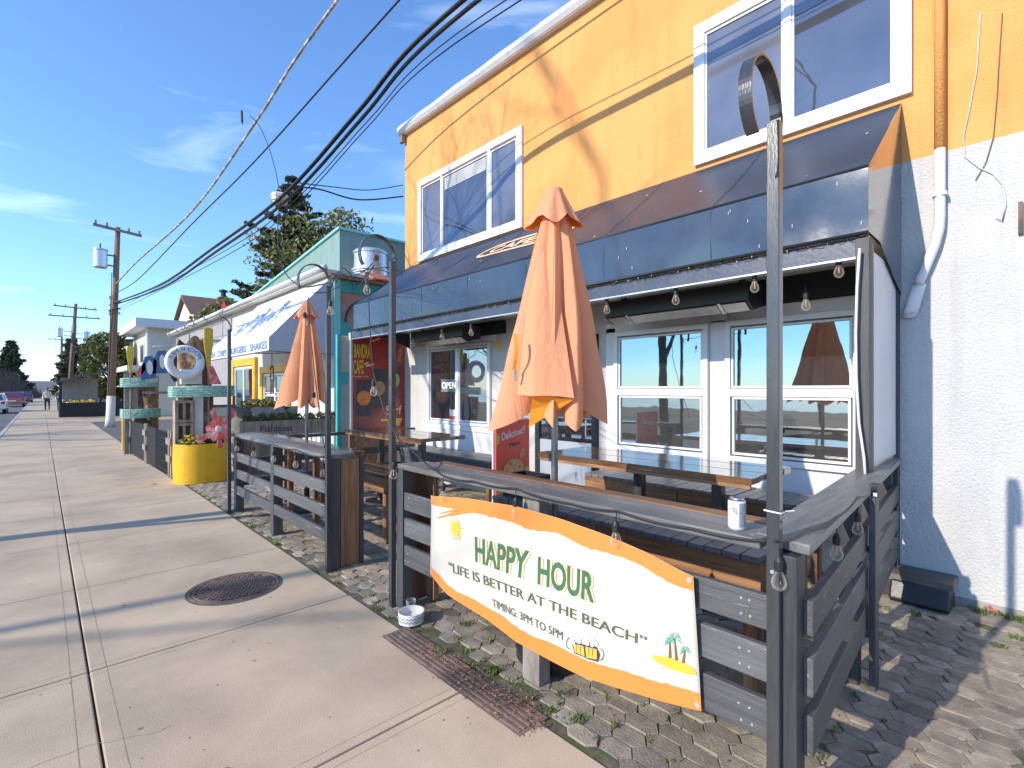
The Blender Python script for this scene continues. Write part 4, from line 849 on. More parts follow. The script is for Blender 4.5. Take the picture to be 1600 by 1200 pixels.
# palms
b = MB()
poly(b, [(1018, 1024), (1030, 1025), (1050, 1029), (1066, 1036), (1080, 1044), (1086, 1052), (1086, 1056), (1070, 1054), (1060, 1050), (1046, 1046), (1036, 1040), (1024, 1034)], .003, 0)
for (bx0, by0, tx_, ty_, s) in ((1046, 1028, 1046, 1001, 7.5), (1056, 1032, 1053, 997, 10), (1066, 1036, 1069, 1016, 7)):
    poly(b, [(bx0 - 2, by0), (bx0 + 2, by0 + 1), (tx_ + .7, ty_), (tx_ - .7, ty_)], .0035, 1)
    for k in range(8):
        a = math.pi * (-.12 + k * 1.24 / 7); L1 = s * (1.35 if k in (0, 7) else 1.15)
        ex, ey = tx_ + math.cos(a) * L1 * 1.05, ty_ - math.sin(a) * L1 * .7 + L1 * .5; mx_, my_ = tx_ + math.cos(a) * L1 * .55, ty_ - math.sin(a) * L1 * .85
        poly(b, [(tx_, ty_), (mx_, my_ - 1.2), (ex, ey), (mx_ - .2, my_ + 1.9)], .004 + k * .0002, 2)
b.build('printed_palms', [M['b_yel'], M['b_trunk'], M['b_leaf']], bn)
b = MB()
for u, v in ((.008, .97), (.008, .05), (.99, .96), (.992, .04)): p = bs(u, v, .003); b.lathe(p, [(.006, -.001), (.011, -.001), (.011, .001), (.006, .001)], 14, ax='x')
b.build('eyelet', M['galv'], bn)

# ================================================================== STRING LIGHTS
def strand(name_label, cable, bulbs, r=.0055, hang=.05, s=1.0):
    t = thing('string_lights', name_label, 'string lights', cable[0], 'strings of clear bulbs')
    b = MB()
    pts = []
    for a, c in zip(cable[:-1], cable[1:]):
        a, c = Vector(a), Vector(c); n = 8; sag = .03 * (a - c).length
        for k in range(n): f = k / n; pts.append(a.lerp(c, f) - V(0, 0, sag * math.sin(math.pi * f)))
    pts.append(Vector(cable[-1])); b.tube(pts, r, 6); b.build('cable', M['rubber'], t, smooth=True)
    for p in bulbs:
        p = Vector(p); dx = V(rng(-.006, .006), rng(-.006, .006), 0)
        c = MB(); c.tube([p, p + dx * .5 - V(0, 0, hang * .5), p + dx - V(0, 0, hang)], .0028 * s, 5); q = p + dx - V(0, 0, hang)
        c.lathe(q, [(0, 0), (.009 * s, 0), (.012 * s, -.008 * s), (.0165 * s, -.016 * s), (.0165 * s, -.045 * s), (.014 * s, -.05 * s), (0, -.05 * s)], 14); so_ = c.build('socket', M['rubber'], t)
        c = MB(); q2 = q - V(0, 0, .05 * s); c.lathe(q2, [(.013 * s, 0), (.016 * s, -.012 * s), (.024 * s, -.030 * s), (.0265 * s, -.045 * s), (.022 * s, -.060 * s), (.011 * s, -.070 * s), (0, -.072 * s)], 16); c.build('bulb', M['bulb'], so_, smooth=True)
        c = MB(); c.tube([q2, q2 - V(0, .0, .02 * s)], .004 * s, 6)
        for dy in (-.006, 0, .006): c.tube([q2 - V(0, 0, .018 * s), q2 + V(0, dy * s, -.048 * s)], .0012 * s, 4)
        c.build('filament', M['filament'], so_)
    return t
A = lambda L_, X: [WX(x, y, X) for x, y in L_]
strand('bulb string along the fence cap above the banner', A([(618, 680), (640, 700), (693, 744), (740, 752), (806, 763), (890, 787), (964, 798), (1080, 826), (1204, 846)], 1.935), A([(693, 744), (806, 765), (964, 799), (1215, 850)], 1.935), hang=.045, s=1.0)
rr = lambda L_: [WY(x, y, rp(2.6) - .012) for x, y in L_]
strand('bulb string along the right return fence cap', [WY(1212, 846, .545), WY(1262, 828, .575), WY(1306, 808, .60), WY(1340, 777, .635), WY(1367, 760, .68)], [WY(1309, 812, .60), WY(1341, 782, .635)], hang=.06, s=.95)
strand('bulb string under the far fence cap', A([(370, 682), (395, 690), (426, 694), (462, 702), (506, 714)], 1.87), A([(370, 684), (396, 691), (427, 697), (461, 704), (505, 715)], 1.87), hang=.05, s=1.05)
strand('bulb string drooping from the hook left of the banner', A([(575, 420), (577, 500), (583, 580), (600, 640), (615, 672), (624, 690)], 1.86), A([(583, 583), (572, 425)], 1.86) + A([(615, 712)], 1.93), r=.004, hang=.05, s=1.05)
strand('bulb string dropping from the hook of the entrance post', A([(482, 464), (484, 510), (489, 560), (494, 604), (500, 650), (507, 700)], 1.80), A([(477, 478), (489, 602), (516, 458)], 1.80), r=.0045, hang=.06, s=1.05)
strand('bulb string between the two loop-topped entrance posts', [V(1.74, 4.42, 2.5), V(1.88, 4.42, 2.53), V(1.9, 3.9, 2.60), V(1.78, 3.39, 2.58)], [], r=.004)
P = A([(645, 515), (690, 508), (737, 500), (800, 490), (868, 478), (948, 458), (1055, 440), (1180, 416), (1310, 388), (1340, 384)], 4.08)
strand('bulb string hung below the awning beam', P, [P[1], P[2], P[5], P[6], P[7], P[8]] + A([(645, 518), (1258, 444)], 4.3), hang=.055, s=1.25)
t = thing('fairy_lights', 'tangled dark fairy-light wire clipped along the awning hem', 'fairy lights', (XA, 4.5, ZB)); b = MB(); rd = random.Random(9); pts = []
for k in range(420): f = k / 420; pts.append(V(XA + .005 + rd.uniform(-.012, .012), Y0 + (Y1 - Y0) * f + rd.uniform(-.012, .012), ZB - .022 + rd.uniform(-.018, .012)))
b.tube(pts, .0035, 4); b.build('wire', M['rubber'], t)
b = MB()
for k in range(0, 420, 7): p = pts[k]; b.lathe(p, [(0, .006), (.005, 0), (0, -.012)], 6)
b.build('lamp_beads', M['b_peach'], t)['kind'] = 'stuff'
t = thing('outdoor_plug', 'black cable and plug hanging over the right return fence', 'cable', WY(1365, 760, .66))
b = MB(); b.tube([WY(1362, 762, .66), WY(1364, 800, .65), WY(1363, 830, .65), WY(1360, 858, .65)], .006, 6); b.build('cord', M['rubber'], t)
b = MB(); p = WY(1366, 762, .66); b.box(p - V(.03, .02, .025), p + V(.05, .02, .02)); p = WY(1360, 858, .65); b.box(p - V(.012, .012, .02), p + V(.012, .012, .015)); b.build('plug', M['rubber'], t, bevel=.004)
t = thing('zip_tie', 'white zip tie round the corner hook post', 'zip tie', (1.945, .695, 1.2)); b = MB(); z = WX(1210, 800, 1.93).z
b.tube([(1.920, .641, z), (1.97, .641, z - .004), (1.97, .695, z), (1.920, .695, z + .003), (1.920, .641, z)], .003, 6); b.tube([(1.97, .641, z), (1.985, .615, z + .004)], .002, 5); b.build('band', M['white_ink'], t)

# ================================================================== SMALL THINGS
cp = V(2.02, .835, ZC); t = thing('drink_can', 'white and grey drinks can standing on the fence cap by the corner post', 'can', cp)
b = MB(); b.lathe(cp, [(.026, 0), (.031, .008), (.033, .014), (.033, .112), (.031, .118)], 32); b.build('body', M['can'], t, smooth=True)
b = MB(); b.lathe(cp, [(.031, .118), (.027, .125), (.0275, .127), (.025, .126), (.023, .121), (0, .121)], 32); b.lathe(cp + V(0, 0, .122), [(0, .002), (.008, .002), (.008, 0)], 10); b.build('lid', M['alu'], t, smooth=True)
def canw(a, z): r = .0336; th = math.pi + rad(14) + a; return V(cp.x + r * math.cos(th), cp.y + r * math.sin(th), cp.z + z)
b = MB(); text_mesh(b, 'TRL', lambda u, v: canw(-.52 + u * .80, .070 + .021 * v), 0); b.build('lettering', M['b_ink'], t)
b = MB(); b.grid(lambda u, v: canw(.42 + u * 1.25, .016 + .094 * v), 16, 1); b.build('side_print', M['can_g'], t, smooth=True)
bc = V(1.91, 3.07, 0); t = thing('pet_bowl', 'round white pet bowl with grey zigzag bands on the paving edge', 'bowl', bc)
b = MB(); b.lathe(bc, [(.082, 0), (.088, .004), (.092, .07), (.092, .078), (.086, .078), (.080, .03), (0, .024)], 40); b.build('body', M['bowlw'], t, smooth=False)
b = MB()
for z in (.022, .044):
    n = 44
    for k in range(n):
        a0, a1 = 2 * math.pi * k / n, 2 * math.pi * (k + 1) / n; za, zb2 = z + (.008 if k % 2 else -.004), z + (.008 if (k + 1) % 2 else -.004); r = .0915
        b.quad((bc.x + r * math.cos(a0), bc.y + r * math.sin(a0), za), (bc.x + r * math.cos(a1), bc.y + r * math.sin(a1), zb2), (bc.x + r * math.cos(a1), bc.y + r * math.sin(a1), zb2 + .009), (bc.x + r * math.cos(a0), bc.y + r * math.sin(a0), za + .009))
b.build('zigzag', M['bowlg'], t)
g = V(2.0, 3.22, 0); b = MB(); b.lathe(g, [(0, .004), (.028, .004), (.03, 0), (.036, .085), (.034, .085), (.028, .01), (0, .01)], 24); tag(b.build('glass_tumbler', M['bulb'], origin=g, smooth=True), 'clear glass tumbler on the paving behind the pet bowl', 'glass')
# pizza sign standing board
t = thing('pizza_sign', 'tall red and yellow Delicious Pizza sign behind the fence cap', 'sign', (3.6, 3.95, 0))
Q = {k: WY(x, y, 3.95) for k, (x, y) in dict(tl=(775, 661), tr=(827, 655), bl=(781, 745), br=(832, 749)).items()}
x0, x1, zt_ = Q['tl'].x, Q['tr'].x, 1.31
def pz(u, v, o=0): return V(x0 + (x1 - x0) * u, 3.95 - o, .35 + (zt_ - .35) * v)
b = MB(); b.prism([pz(0, 0), pz(1, 0), pz(1, 1), pz(0, 1)], (0, .02, 0)); b.build('board', M['p_red'], t)
b = MB(); b.prism([pz(-.04, -.02, -.022), pz(1.04, -.02, -.022), pz(1.04, 1.02, -.022), pz(-.04, 1.02, -.022)], (0, .02, 0)); b.box((x0 - .02, 3.98, 0), (x1 + .02, 4.2, .30)); b.build('stand', M['white'], t)
b = MB(); b.add([pz(0, .02, .002), pz(1, .02, .002), pz(1, .46, .002), pz(.82, .44, .002), pz(.6, .40, .002), pz(.3, .34, .002), pz(0, .32, .002)], [(0, 1, 2, 3, 4, 5, 6)]); b.add([pz(0, .72, .002), pz(.09, .76, .002), pz(.11, .80, .002), pz(.07, .85, .002), pz(0, .87, .002)], [(0, 1, 2, 3, 4)]); b.build('yellow_shapes', M['b_yel'], t)
b = MB(); text_mesh(b, 'Delicious!!', lambda u, v: pz(.16 + .70 * u, .78 + .085 * v + .07 * u, .003), .01); b.build('lettering', M['white_ink'], t)
b = MB(); text_mesh(b, 'Pizza', lambda u, v: pz(.38 + .32 * u, .695 + .05 * v + .03 * u, .004), .02); b.build('word_lettering', M['b_ink'], t)
b = MB(); disc(b, pz(.52, .43, .003), (.165, 0, 0), (0, 0, .13), 30); b.build('pizza_board', M['b_trunk'], t)
b = MB(); disc(b, pz(.52, .44, .005), (.155, 0, 0), (0, 0, .12), 30); b.add([pz(.68, .56, .005), pz(.86, .60, .005), pz(.80, .68, .005), pz(.74, .66, .005)], [(0, 1, 2, 3)]); b.build('pizza_picture', M['crust'], t)

# ================================================================== NEIGHBOURS
def leaves(b, c, rx, ry, rz, n, s, sq=0, shell=.35):
    c = Vector(c)
    for _ in range(n):
        while 1:
            p = V(rng(-1, 1), rng(-1, 1), rng(-1, 1)); l = p.length
            if shell < l < 1: break
        q = c + V(p.x * rx, p.y * ry, p.z * rz); a = V(rng(-1, 1), rng(-1, 1), rng(-1, 1)).normalized(); d = a.cross(V(rng(-1, 1), rng(-1, 1), rng(-1, 1))).normalized(); ss = s * rng(.6, 1.3)
        b.add([q - a * ss, q + d * ss * .45, q + a * ss, q - d * ss * .45], [(0, 1, 2, 3)])
def broadleaf(x, y, h, r, label, cat='tree', mat='leaf', n=60, per=90, s=.13, z0=.0, trunk=.12, name='broadleaf_tree', group=None, flat_=1.0):
    t = thing(name, label, cat, (x, y, z0), group); b = MB(); rd = random.Random(int(x * 10 + y))
    for k in range(n):
        a = rd.uniform(0, 6.28); zz = rd.uniform(.18 if cat != 'tree' or mat == 'leaf' else .3, 1); rr = r * math.sqrt(max(.05, 1 - abs(zz - .55) ** 2 * 2.8)) * rd.uniform(.35, 1); cs = r * rd.uniform(.18, .36)
        leaves(b, (x + math.cos(a) * rr, y + math.sin(a) * rr, z0 + (h - cs * .7) * zz), cs, cs, cs * .8 * flat_, per, s)
    b.build('crown', M[mat], t)
    b = MB(); b.tube([(x, y, z0), (x + .05, y, z0 + h * .3), (x, y + .05, z0 + h * .7)], [trunk, trunk * .8, trunk * .4], 9)
    for k in range(6): a = k * 1.1; b.tube([(x, y, z0 + h * (.25 + .07 * k)), (x + math.cos(a) * r * .6, y + math.sin(a) * r * .6, z0 + h * (.45 + .08 * k))], [trunk * .45, trunk * .15], 6)
    b.build('trunk', M['bark'], t, smooth=True); return t
def conifer(x, y, h, r, label, z_lo=.2, lv=26, seed=1, s=.16, dens=9):
    t = thing('conifer_tree', label, 'tree', (x, y, 0)); rd = random.Random(seed); b = MB(); w_ = MB()
    w_.tube([(x, y, 0), (x + .1, y, h * .5), (x, y, h)], [h * .02, h * .012, .02], 8)
    for k in range(lv):
        f = k / (lv - 1); z = h * (z_lo + (1 - z_lo) * f); Lb = r * (1 - f) ** .75 * rd.uniform(.75, 1.15) + .25
        for j in range(7):
            if rd.random() < .18: continue
            a = j * .9 + k * 1.7 + rd.uniform(-.3, .3); LL = Lb * rd.uniform(.55, 1.1); d = V(math.cos(a), math.sin(a), 0)
            pts = [V(x, y, z) + d * LL * q + V(0, 0, -LL * .22 * math.sin(q * 2.2) + (.15 * LL * q * q)) for q in (0, .35, .7, 1)]
            w_.tube(pts, [.05, .035, .02, .008], 5)
            for q in range(int(dens * LL) + 3):
                f2 = rd.uniform(.15, 1); i = min(int(f2 * 3), 2); p = pts[i].lerp(pts[i + 1], f2 * 3 - i)
                leaves(b, p + V(0, 0, -.05), .30, .30, .13, 16, s, shell=0)
    b.build('crown', M['leaf2'], t); w_.build('trunk', M['bark'], t, smooth=True); return t
def bare_tree(x, y, h, r0, seed, label, depth=6, lean=(0, 0), L0=None, Lb=None, br=.62):
    t = thing('bare_tree', label, 'tree', (x, y, -.1)); rd = random.Random(seed); tr = MB(); b = MB()
    def grow(p, d, L_, r, lv):
        if lv == 1 and Lb: L_ = Lb * rd.uniform(.8, 1.1)
        q = p + d * L_ * .5 + V(rd.uniform(-1, 1), rd.uniform(-1, 1), 0) * L_ * .05; e = p + d * L_
        (tr if lv == 0 else b).tube([p, q, e], [r, r * .85, r * .7], 7 if lv < 2 else 4, cap=False)
        if lv >= depth: return
        for k in range(3 if lv < 3 else 2 + (rd.random() < .5)):
            nd = (d * .75 + V(rd.uniform(-1, 1), rd.uniform(-1, 1), rd.uniform(-.25, .7)) * .75).normalized(); grow(e if k < 2 else q, nd, L_ * rd.uniform(.6, .85), r * (br if k else br + .08), lv + 1)
    grow(V(x, y, -.1), V(lean[0], lean[1], 1).normalized(), L0 or h * .33, r0, 0)
    tr.build('trunk', M['bark'], t, smooth=True); b.build('crown', M['twig'], t, smooth=True); return t

fs = thing('fish_shop_building', 'low fish and chip shop with teal mural side wall and white eaves', 'building', (6, 14, 0))
X2 = 5.15
b = MB(); b.box((X2, 11.75, 0), (12, 31, 4.42)); b.build('front_wall', M['offwhite'], fs)
b = MB(); b.box((X2 - .02, 11.70, 0), (11, 11.75, 4.32)); b.build('side_wall', M['mural'], fs)
b = MB(); b.box((X2 - .03, 11.66, 0), (X2 + .12, 11.70, 4.42)); b.build('corner_board', M['teal_lt'], fs)
b = MB(); b.box((X2 + .12, 11.67, 0), (X2 + 1.2, 11.70, 2.9)); b.box((X2 + .12, 11.67, 4.02), (9, 11.70, 4.30))
b.prism([(X2 + .12, 11.67, 2.9), (X2 + 1.2, 11.67, 2.9), (X2 + .8, 11.67, 3.1), (X2 + .5, 11.67, 3.05), (X2 + .12, 11.67, 3.4)], (0, .03, 0)); b.build('teal_paint', M['teal'], fs)
b = MB()
for k in range(12): a = math.pi * k / 11; a2 = math.pi * (k + 1) / 11; b.bar((X2 + .75 + .5 * math.cos(a), 11.66, 3.3 + .55 * math.sin(a)), (X2 + .75 + .5 * math.cos(min(a2, 3.14)), 11.66, 3.3 + .55 * math.sin(min(a2, 3.14))), .02, .05)
b.build('mural_arch', M['bowl_dk'], fs)
b = MB(); b.box((X2 - .1, 11.55, 4.32), (10, 11.74, 4.40)); b.build('brown_fascia', M['brown_x'], fs)
b = MB()
for k in range(9): b.prism([(X2 + .9 + k * .34, 11.5, 4.41), (X2 + 1.22 + k * .34, 11.5, 4.41), (X2 + 1.22 + k * .34, 12.3, 4.75), (X2 + .9 + k * .34, 12.3, 4.75)], (0, 0, .04))
b.build('roof_tiles', pm('terracotta_tiles', (.50, .17, .09), .8, .3, 8, .3, 20, isl=.2), fs)
b = MB(); b.prism([(5.9, 13.1, 4.35), (5.9, 13.1, 6.0), (5.9, 22.6, 4.95), (5.9, 22.6, 4.35)], (.12, 0, 0)); b.box((6.02, 13.1, 4.35), (13, 13.2, 6.0)); b.build('parapet', M['green_metal'], fs)
b = MB(); b.prism([(5.84, 13.04, 6.0), (5.84, 13.04, 6.06), (5.84, 22.6, 5.01), (5.84, 22.6, 4.95)], (.2, 0, 0)); b.box((6.04, 13.04, 6.0), (13, 13.24, 6.06)); b.build('coping', M['teal_lt'], fs)
b = MB(); b.box((4.88, 11.6, 4.42), (5.9, 31.5, 4.50)); b.build('eave_soffit', M['offwhite'], fs)
b = MB(); b.tube([(4.86, 11.6, 4.53), (4.86, 31.5, 4.53)], .075, 10)
b.build('gutter', M['white'], fs, smooth=True)
b = MB(); b.prism([(4.9, 20, 4.60), (4.9, 31.4, 4.60), (8.5, 31.4, 5.5), (8.5, 20, 5.5)], (0, 0, .05)); b.build('roof', M['darkroof'], fs)
for k in range(5): b = MB(); b.tube([(4.84, 23.2 + k * 1.9, 4.45), (4.84, 23.2 + k * 1.9, 4.62)], .09, 8); b.build('gutter_bracket', M['greywood'], fs)
b = MB(); b.box((X2 - .04, 20.6, 0), (X2, 31, 4.3)); b.build('grey_wall', M['greywall'], fs)
b = MB(); b.box((X2 - .10, 14.6, .3), (X2 - .02, 17.1, .82)); b.box((X2 - .10, 14.6, .82), (X2 - .02, 14.78, 2.35)); b.box((X2 - .10, 16.85, .82), (X2 - .02, 17.1, 2.35)); b.box((X2 - .10, 14.78, 2.15), (X2 - .02, 16.85, 2.35))
b.box((X2 - .10, 17.6, .3), (X2 - .02, 20.4, .85)); b.box((X2 - .10, 17.6, .85), (X2 - .02, 17.85, 2.7)); b.box((X2 - .10, 20.1, .85), (X2 - .02, 20.4, 2.7)); b.box((X2 - .10, 17.85, 2.45), (X2 - .02, 20.1, 2.7)); b.build('yellow_trim', M['yellow'], fs)
window(fs, X2 - .02, 14.8, 16.8, .86, 2.12, .06, [(14.88, 15.75, .94, 1.45, 'pane_dk'), (15.83, 16.72, .94, 1.45, 'pane_dk'), (14.88, 15.75, 1.53, 2.05, 'pane_sky'), (15.83, 16.72, 1.53, 2.05, 'pane_dk')], divs=[(15.75, 15.83)])
window(fs, X2 - .02, 17.9, 20.05, .9, 2.42, .06, [(17.98, 18.95, .98, 2.35, 'pane_dk'), (19.03, 19.97, .98, 2.35, 'pane_sky')], divs=[(18.95, 19.03)])
v = thing('roof_vent', 'round galvanized vent drum on the roof of the teal building', 'vent', (6.5, 12.5, 4.6))
b = MB(); b.lathe((6.5, 12.5, 4.5), [(.46, 0), (.47, .30), (.50, .32), (.50, .36), (.44, .38), (.43, .78), (.46, .80), (.46, .84), (.40, .90), (0, .95)], 36); b.build('drum', M['galv'], v, smooth=False)
b = MB(); b.lathe((6.42, 12.05, 5.12), [(0, -.04), (.07, -.04), (.09, 0), (0, 0)], 16, ax='y'); b.build('fan_motor', M['iron'], v)
# fish awning
t = thing('fish_shop_awning', 'white canvas awning with blue lettering on the fish and chip shop', 'awning', (4.4, 14.4, 3))
XFa, Ya, Yb, Zb, Zt, Zw = 3.66, 11.72, 17.3, 2.50, 2.80, 4.40
b = MB(); b.grid(lambda u, v: V(XFa + (5.12 - XFa) * v, Ya + (Yb - Ya) * u, Zt + (Zw - Zt) * v - .05 * math.sin(v * 3.14) * (1 + .5 * math.sin(u * 14))), 40, 10); b.build('canopy', M['fish_awn'], t, smooth=True)
b = MB(); b.quad((XFa, Ya, Zb), (XFa, Yb, Zb), (XFa, Yb, Zt), (XFa, Ya, Zt)); b.build('valance', M['fish_awn'], t)
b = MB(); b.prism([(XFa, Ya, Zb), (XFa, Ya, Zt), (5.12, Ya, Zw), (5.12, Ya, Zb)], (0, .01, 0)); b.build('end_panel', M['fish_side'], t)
b = MB(); text_mesh(b, 'FISH . CHIPS . BURGERS . SHAKES', flat((XFa - .006, 17.1, Zb + .06), (0, -5.25, 0), (0, 0, .17)), .02); b.build('lettering', M['blue_ink'], t)
b = MB(); rd = random.Random(4)
def fa(yy, vv): return V(XFa + (5.12 - XFa) * vv - .03, yy, Zt + (Zw - Zt) * vv + .012)
for k in range(26):
    yy = 12.9 + k * .12 + rd.uniform(-.05, .05); v0 = .42 + .12 * math.sin(k * .5) + rd.uniform(-.1, .1); pts = [fa(yy + .14 * math.cos(a) , v0 + .07 * rd.uniform(.6, 1.3) * math.sin(a)) for a in [rd.uniform(0, 1) + q * .55 for q in range(9)]]; b.tube(pts, rd.uniform(.006, .018), 5)
b.build('blue_sketch', M['paleblue_ink'], t)
b = MB(); b.tube([(XFa, Ya, Zb), (XFa, Yb, Zb)], .015, 8); b.tube([(XFa, Ya + .02, Zb), (5.12, Ya + .02, Zb)], .015, 8); b.tube([(XFa, Ya + 1.2, Zb), (5.12, Ya + 1.2, Zb + .1)], .012, 8); b.build('frame', M['iron'], t)
# anchor-like hanging ornament
p = WX(425, 585, 4.3); t = thing('hanging_ornament', 'dark hanging loop ornament under the white awning corner', 'ornament', p); b = MB()
for (dz, r_) in ((.12, .10), (-.08, .13), (-.22, .08)): b.tube([p + V(0, r_ * math.cos(a), dz + r_ * math.sin(a)) for a in [k * .55 for k in range(12)]], .02, 6)
b.tube([p + V(0, 0, .2), p + V(0, 0, .55)], .008, 5); b.tube([p + V(0, .07, -.25), p + V(0, .09, -.5)], .02, 6); b.tube([p + V(0, -.07, -.25), p + V(0, -.09, -.5)], .02, 6); b.build('coil', M['bark'], t)
# Fishboat planter
t = thing('plank_planter', 'long brown plank planter with Fishboat written on it', 'planter', (3.9, 10.6, 0))
b = MB(); b.box((2.85, 10.5, .72), (4.95, 10.53, 1.02)); b.box((2.85, 10.85, .72), (4.95, 10.88, 1.02)); b.box((2.85, 10.53, .72), (2.88, 10.85, 1.02)); b.box((4.92, 10.53, .72), (4.95, 10.85, 1.02)); b.box((2.88, 10.53, .72), (4.92, 10.85, .98)); b.build('box', M['driftwood'], t)
b = MB(); text_mesh(b, 'Fishboat', flat((3.12, 10.495, .80), (.62, 0, 0), (0, 0, .13)), .01); b.build('lettering', M['b_ink'], t)
for x in (2.95, 3.9, 4.85): b = MB(); b.box((x - .04, 10.55, 0), (x + .04, 10.8, .72)); b.build('leg', M['brown_z'], t)
b = MB()
for k in range(9): leaves(b, (2.95 + k * .24, 10.7, 1.06), .13, .12, .10, 70, .05, shell=0)
b.build('plants', M['leaf3'], t)
t = thing('stone_tub', 'pale stone tub with big dark patches behind the plank planter', 'tub', (3.4, 11.2, 0))
b = MB(); b.grid(lambda u, v: V(3.42 + (.62 + .05 * math.sin(u * 25)) * math.cos(u * 6.2832) * (1 + .12 * v), 11.25 + .33 * math.sin(u * 6.2832) * (1 + .12 * v), v * 1.28), 40, 8, wrap=True); disc(b, (3.42, 11.25, 1.24), (.66, 0, 0), (0, .34, 0), 30); b.build('body', M['rock'], t, smooth=True)
b = MB(); leaves(b, (3.3, 11.2, 1.34), .4, .2, .1, 200, .06, shell=0); b.build('plants', M['leaf3'], t)
for k, (px_, X_) in enumerate(((452, 4.2), (478, 4.3), (500, 4.4))):
    p = WX(px_, 700, X_); t = thing('garden_chair', ['white wire chair nearest the stone tub', 'white wire chair behind the far umbrella pole', 'white wire chair beside the teal wall'][k], 'chair', (p.x, p.y, 0), 'white wire chairs of the fish shop')
    x, y = p.x, p.y; b = MB(); b.box((x - .2, y - .2, .44), (x + .2, y + .2, .46)); b.build('seat', M['white'], t)
    b = MB(); b.tube([(x - .2, y + .2, .46), (x - .2, y + .22, .9), (x, y + .23, .98), (x + .2, y + .22, .9), (x + .2, y + .2, .46)], .014, 6)
    for q in (-.1, 0, .1): b.tube([(x + q, y + .2, .46), (x + q, y + .23, .95)], .008, 5)
    b.build('backrest', M['white'], t)
    for dx in (-.18, .18):
        for dy in (-.18, .18): b = MB(); b.tube([(x + dx, y + dy, 0), (x + dx * .9, y + dy * .9, .44)], .014, 6); b.build('leg', M['white'], t)
# yellow planter with pillar
yc = V(2.12, 10.45, 0)
t = thing('yellow_planter', 'big bright yellow rounded planter of yellow flowers at the fence corner', 'planter', yc)
b = MB(); b.grid(lambda u, v: V(yc.x + .43 * math.copysign(abs(math.cos(u * 6.2832)) ** .8, math.cos(u * 6.2832)) * (1 + .03 * math.sin(v * 3)), yc.y + .42 * math.copysign(abs(math.sin(u * 6.2832)) ** .8, math.sin(u * 6.2832)), v * .69), 48, 6, wrap=True); b.build('tub', M['yellow'], t, smooth=True)
b = MB(); disc(b, (yc.x, yc.y, .64), (.42, 0, 0), (0, .41, 0), 30); b.build('soil', M['soil'], t)
b = MB(); leaves(b, (yc.x + .2, yc.y - .1, .74), .22, .22, .10, 260, .045, shell=0); leaves(b, (yc.x - .25, yc.y - .1, .72), .14, .2, .08, 120, .04, shell=0); b.build('leaves', M['leaf3'], t)
b = MB()
for _ in range(46): q = V(yc.x + rng(-.38, .40), yc.y - rng(.05, .34), rng(.70, .84)); b.lathe(q, [(0, .012), (.028, .006), (.02, -.008), (0, -.012)], 7)
b.build('flowers', M['flower'], t)
t = thing('driftwood_pillar', 'tall carved driftwood trunk pillar behind the yellow planter', 'pillar', (2.05, 10.75, 0))
b = MB(); b.grid(lambda u, v: (lambda a, r: V(2.08 + r * math.cos(a) + .04 * math.sin(v * 5), 10.80 + r * math.sin(a), .02 + v * 2.5 + .10 * math.sin(a * 3) * v ** 8))(u * 6.2832, .24 + .05 * noise.noise(Vector((u * 6, v * 4, 3))) + .05 * math.sin(u * 37 + v * 6) * .5), 60, 40, wrap=True); disc(b, (2.1, 10.8, 2.48), (.22, 0, 0), (0, .22, 0), 20); b.build('trunk', M['stump'], t, smooth=True)
for z in (.66, 1.06):
    b = MB(); x0, x1 = 1.70, 1.98; y = 10.40
    b.box((x0, y, z), (x0 + .05, y + .22, z + .39)); b.box((x1 - .05, y, z), (x1, y + .22, z + .39)); b.box((x0 + .05, y, z), (x1 - .05, y + .22, z + .05)); b.box((x0 + .05, y, z + .34), (x1 - .05, y + .22, z + .39)); b.box((x0 + .05, y + .18, z + .05), (x1 - .05, y + .2, z + .34)); b.box((x0 + .12, y + .02, z + .05), (x1 - .12, y + .06, z + .34)); b.build('wooden_crate', M['driftwood'], t)
b = MB(); b.box((2.0, 10.46, .66), (2.14, 10.6, 1.72)); b.box((1.80, 10.45, 1.74), (2.12, 10.6, 2.0)); b.build('white_post', M['offwhite'], t)
def rope_wrap(t, x0, x1, y0, y1, z, n=5, r=.022):
    b = MB()
    for k in range(n): zz = z + k * r * 1.8; b.tube([(x0, y0, zz), (x1, y0, zz + .02), (x1, y1, zz), (x0, y1, zz), (x0, y0, zz)], r, 8)
    b.build('rope', M['rope'], t, smooth=True)
rope_wrap(t, 1.68, 2.62, 10.36, 10.9, 1.52, 5)
b = MB(); b.add([(2.22, 10.40, 1.74), (2.42, 10.40, 1.74), (2.28, 10.40, 2.08), (2.22, 10.40, 2.05)], [(0, 1, 2, 3)]); b.build('red_cloth', M['coral'], t, solid=.01)
rc = WY(289, 566, 10.33); t = thing('life_ring', 'white life ring with blue FISH N CHIPS letters hung on the trunk pillar', 'life ring', rc)
R1, r1 = .235, .068
b = MB(); b.grid(lambda u, v: V(rc.x + (R1 + r1 * math.cos(v * 6.2832)) * math.cos(u * 6.2832), rc.y + r1 * .8 * math.sin(v * 6.2832), rc.z + (R1 + r1 * math.cos(v * 6.2832)) * math.sin(u * 6.2832)), 48, 16); b.build('ring', M['ring'], t, smooth=True)
b = MB(); text_mesh(b, 'FISH N CHIPS', lambda u, v: (lambda a, rr: V(rc.x + rr * math.cos(a), rc.y - r1 * .8 * math.sqrt(max(0, 1 - ((rr - R1) / r1) ** 2)) - .003, rc.z + rr * math.sin(a)))(rad(165 - u * 150), R1 - .032 + .064 * v), .02); b.build('lettering', M['blue_ink'], t)
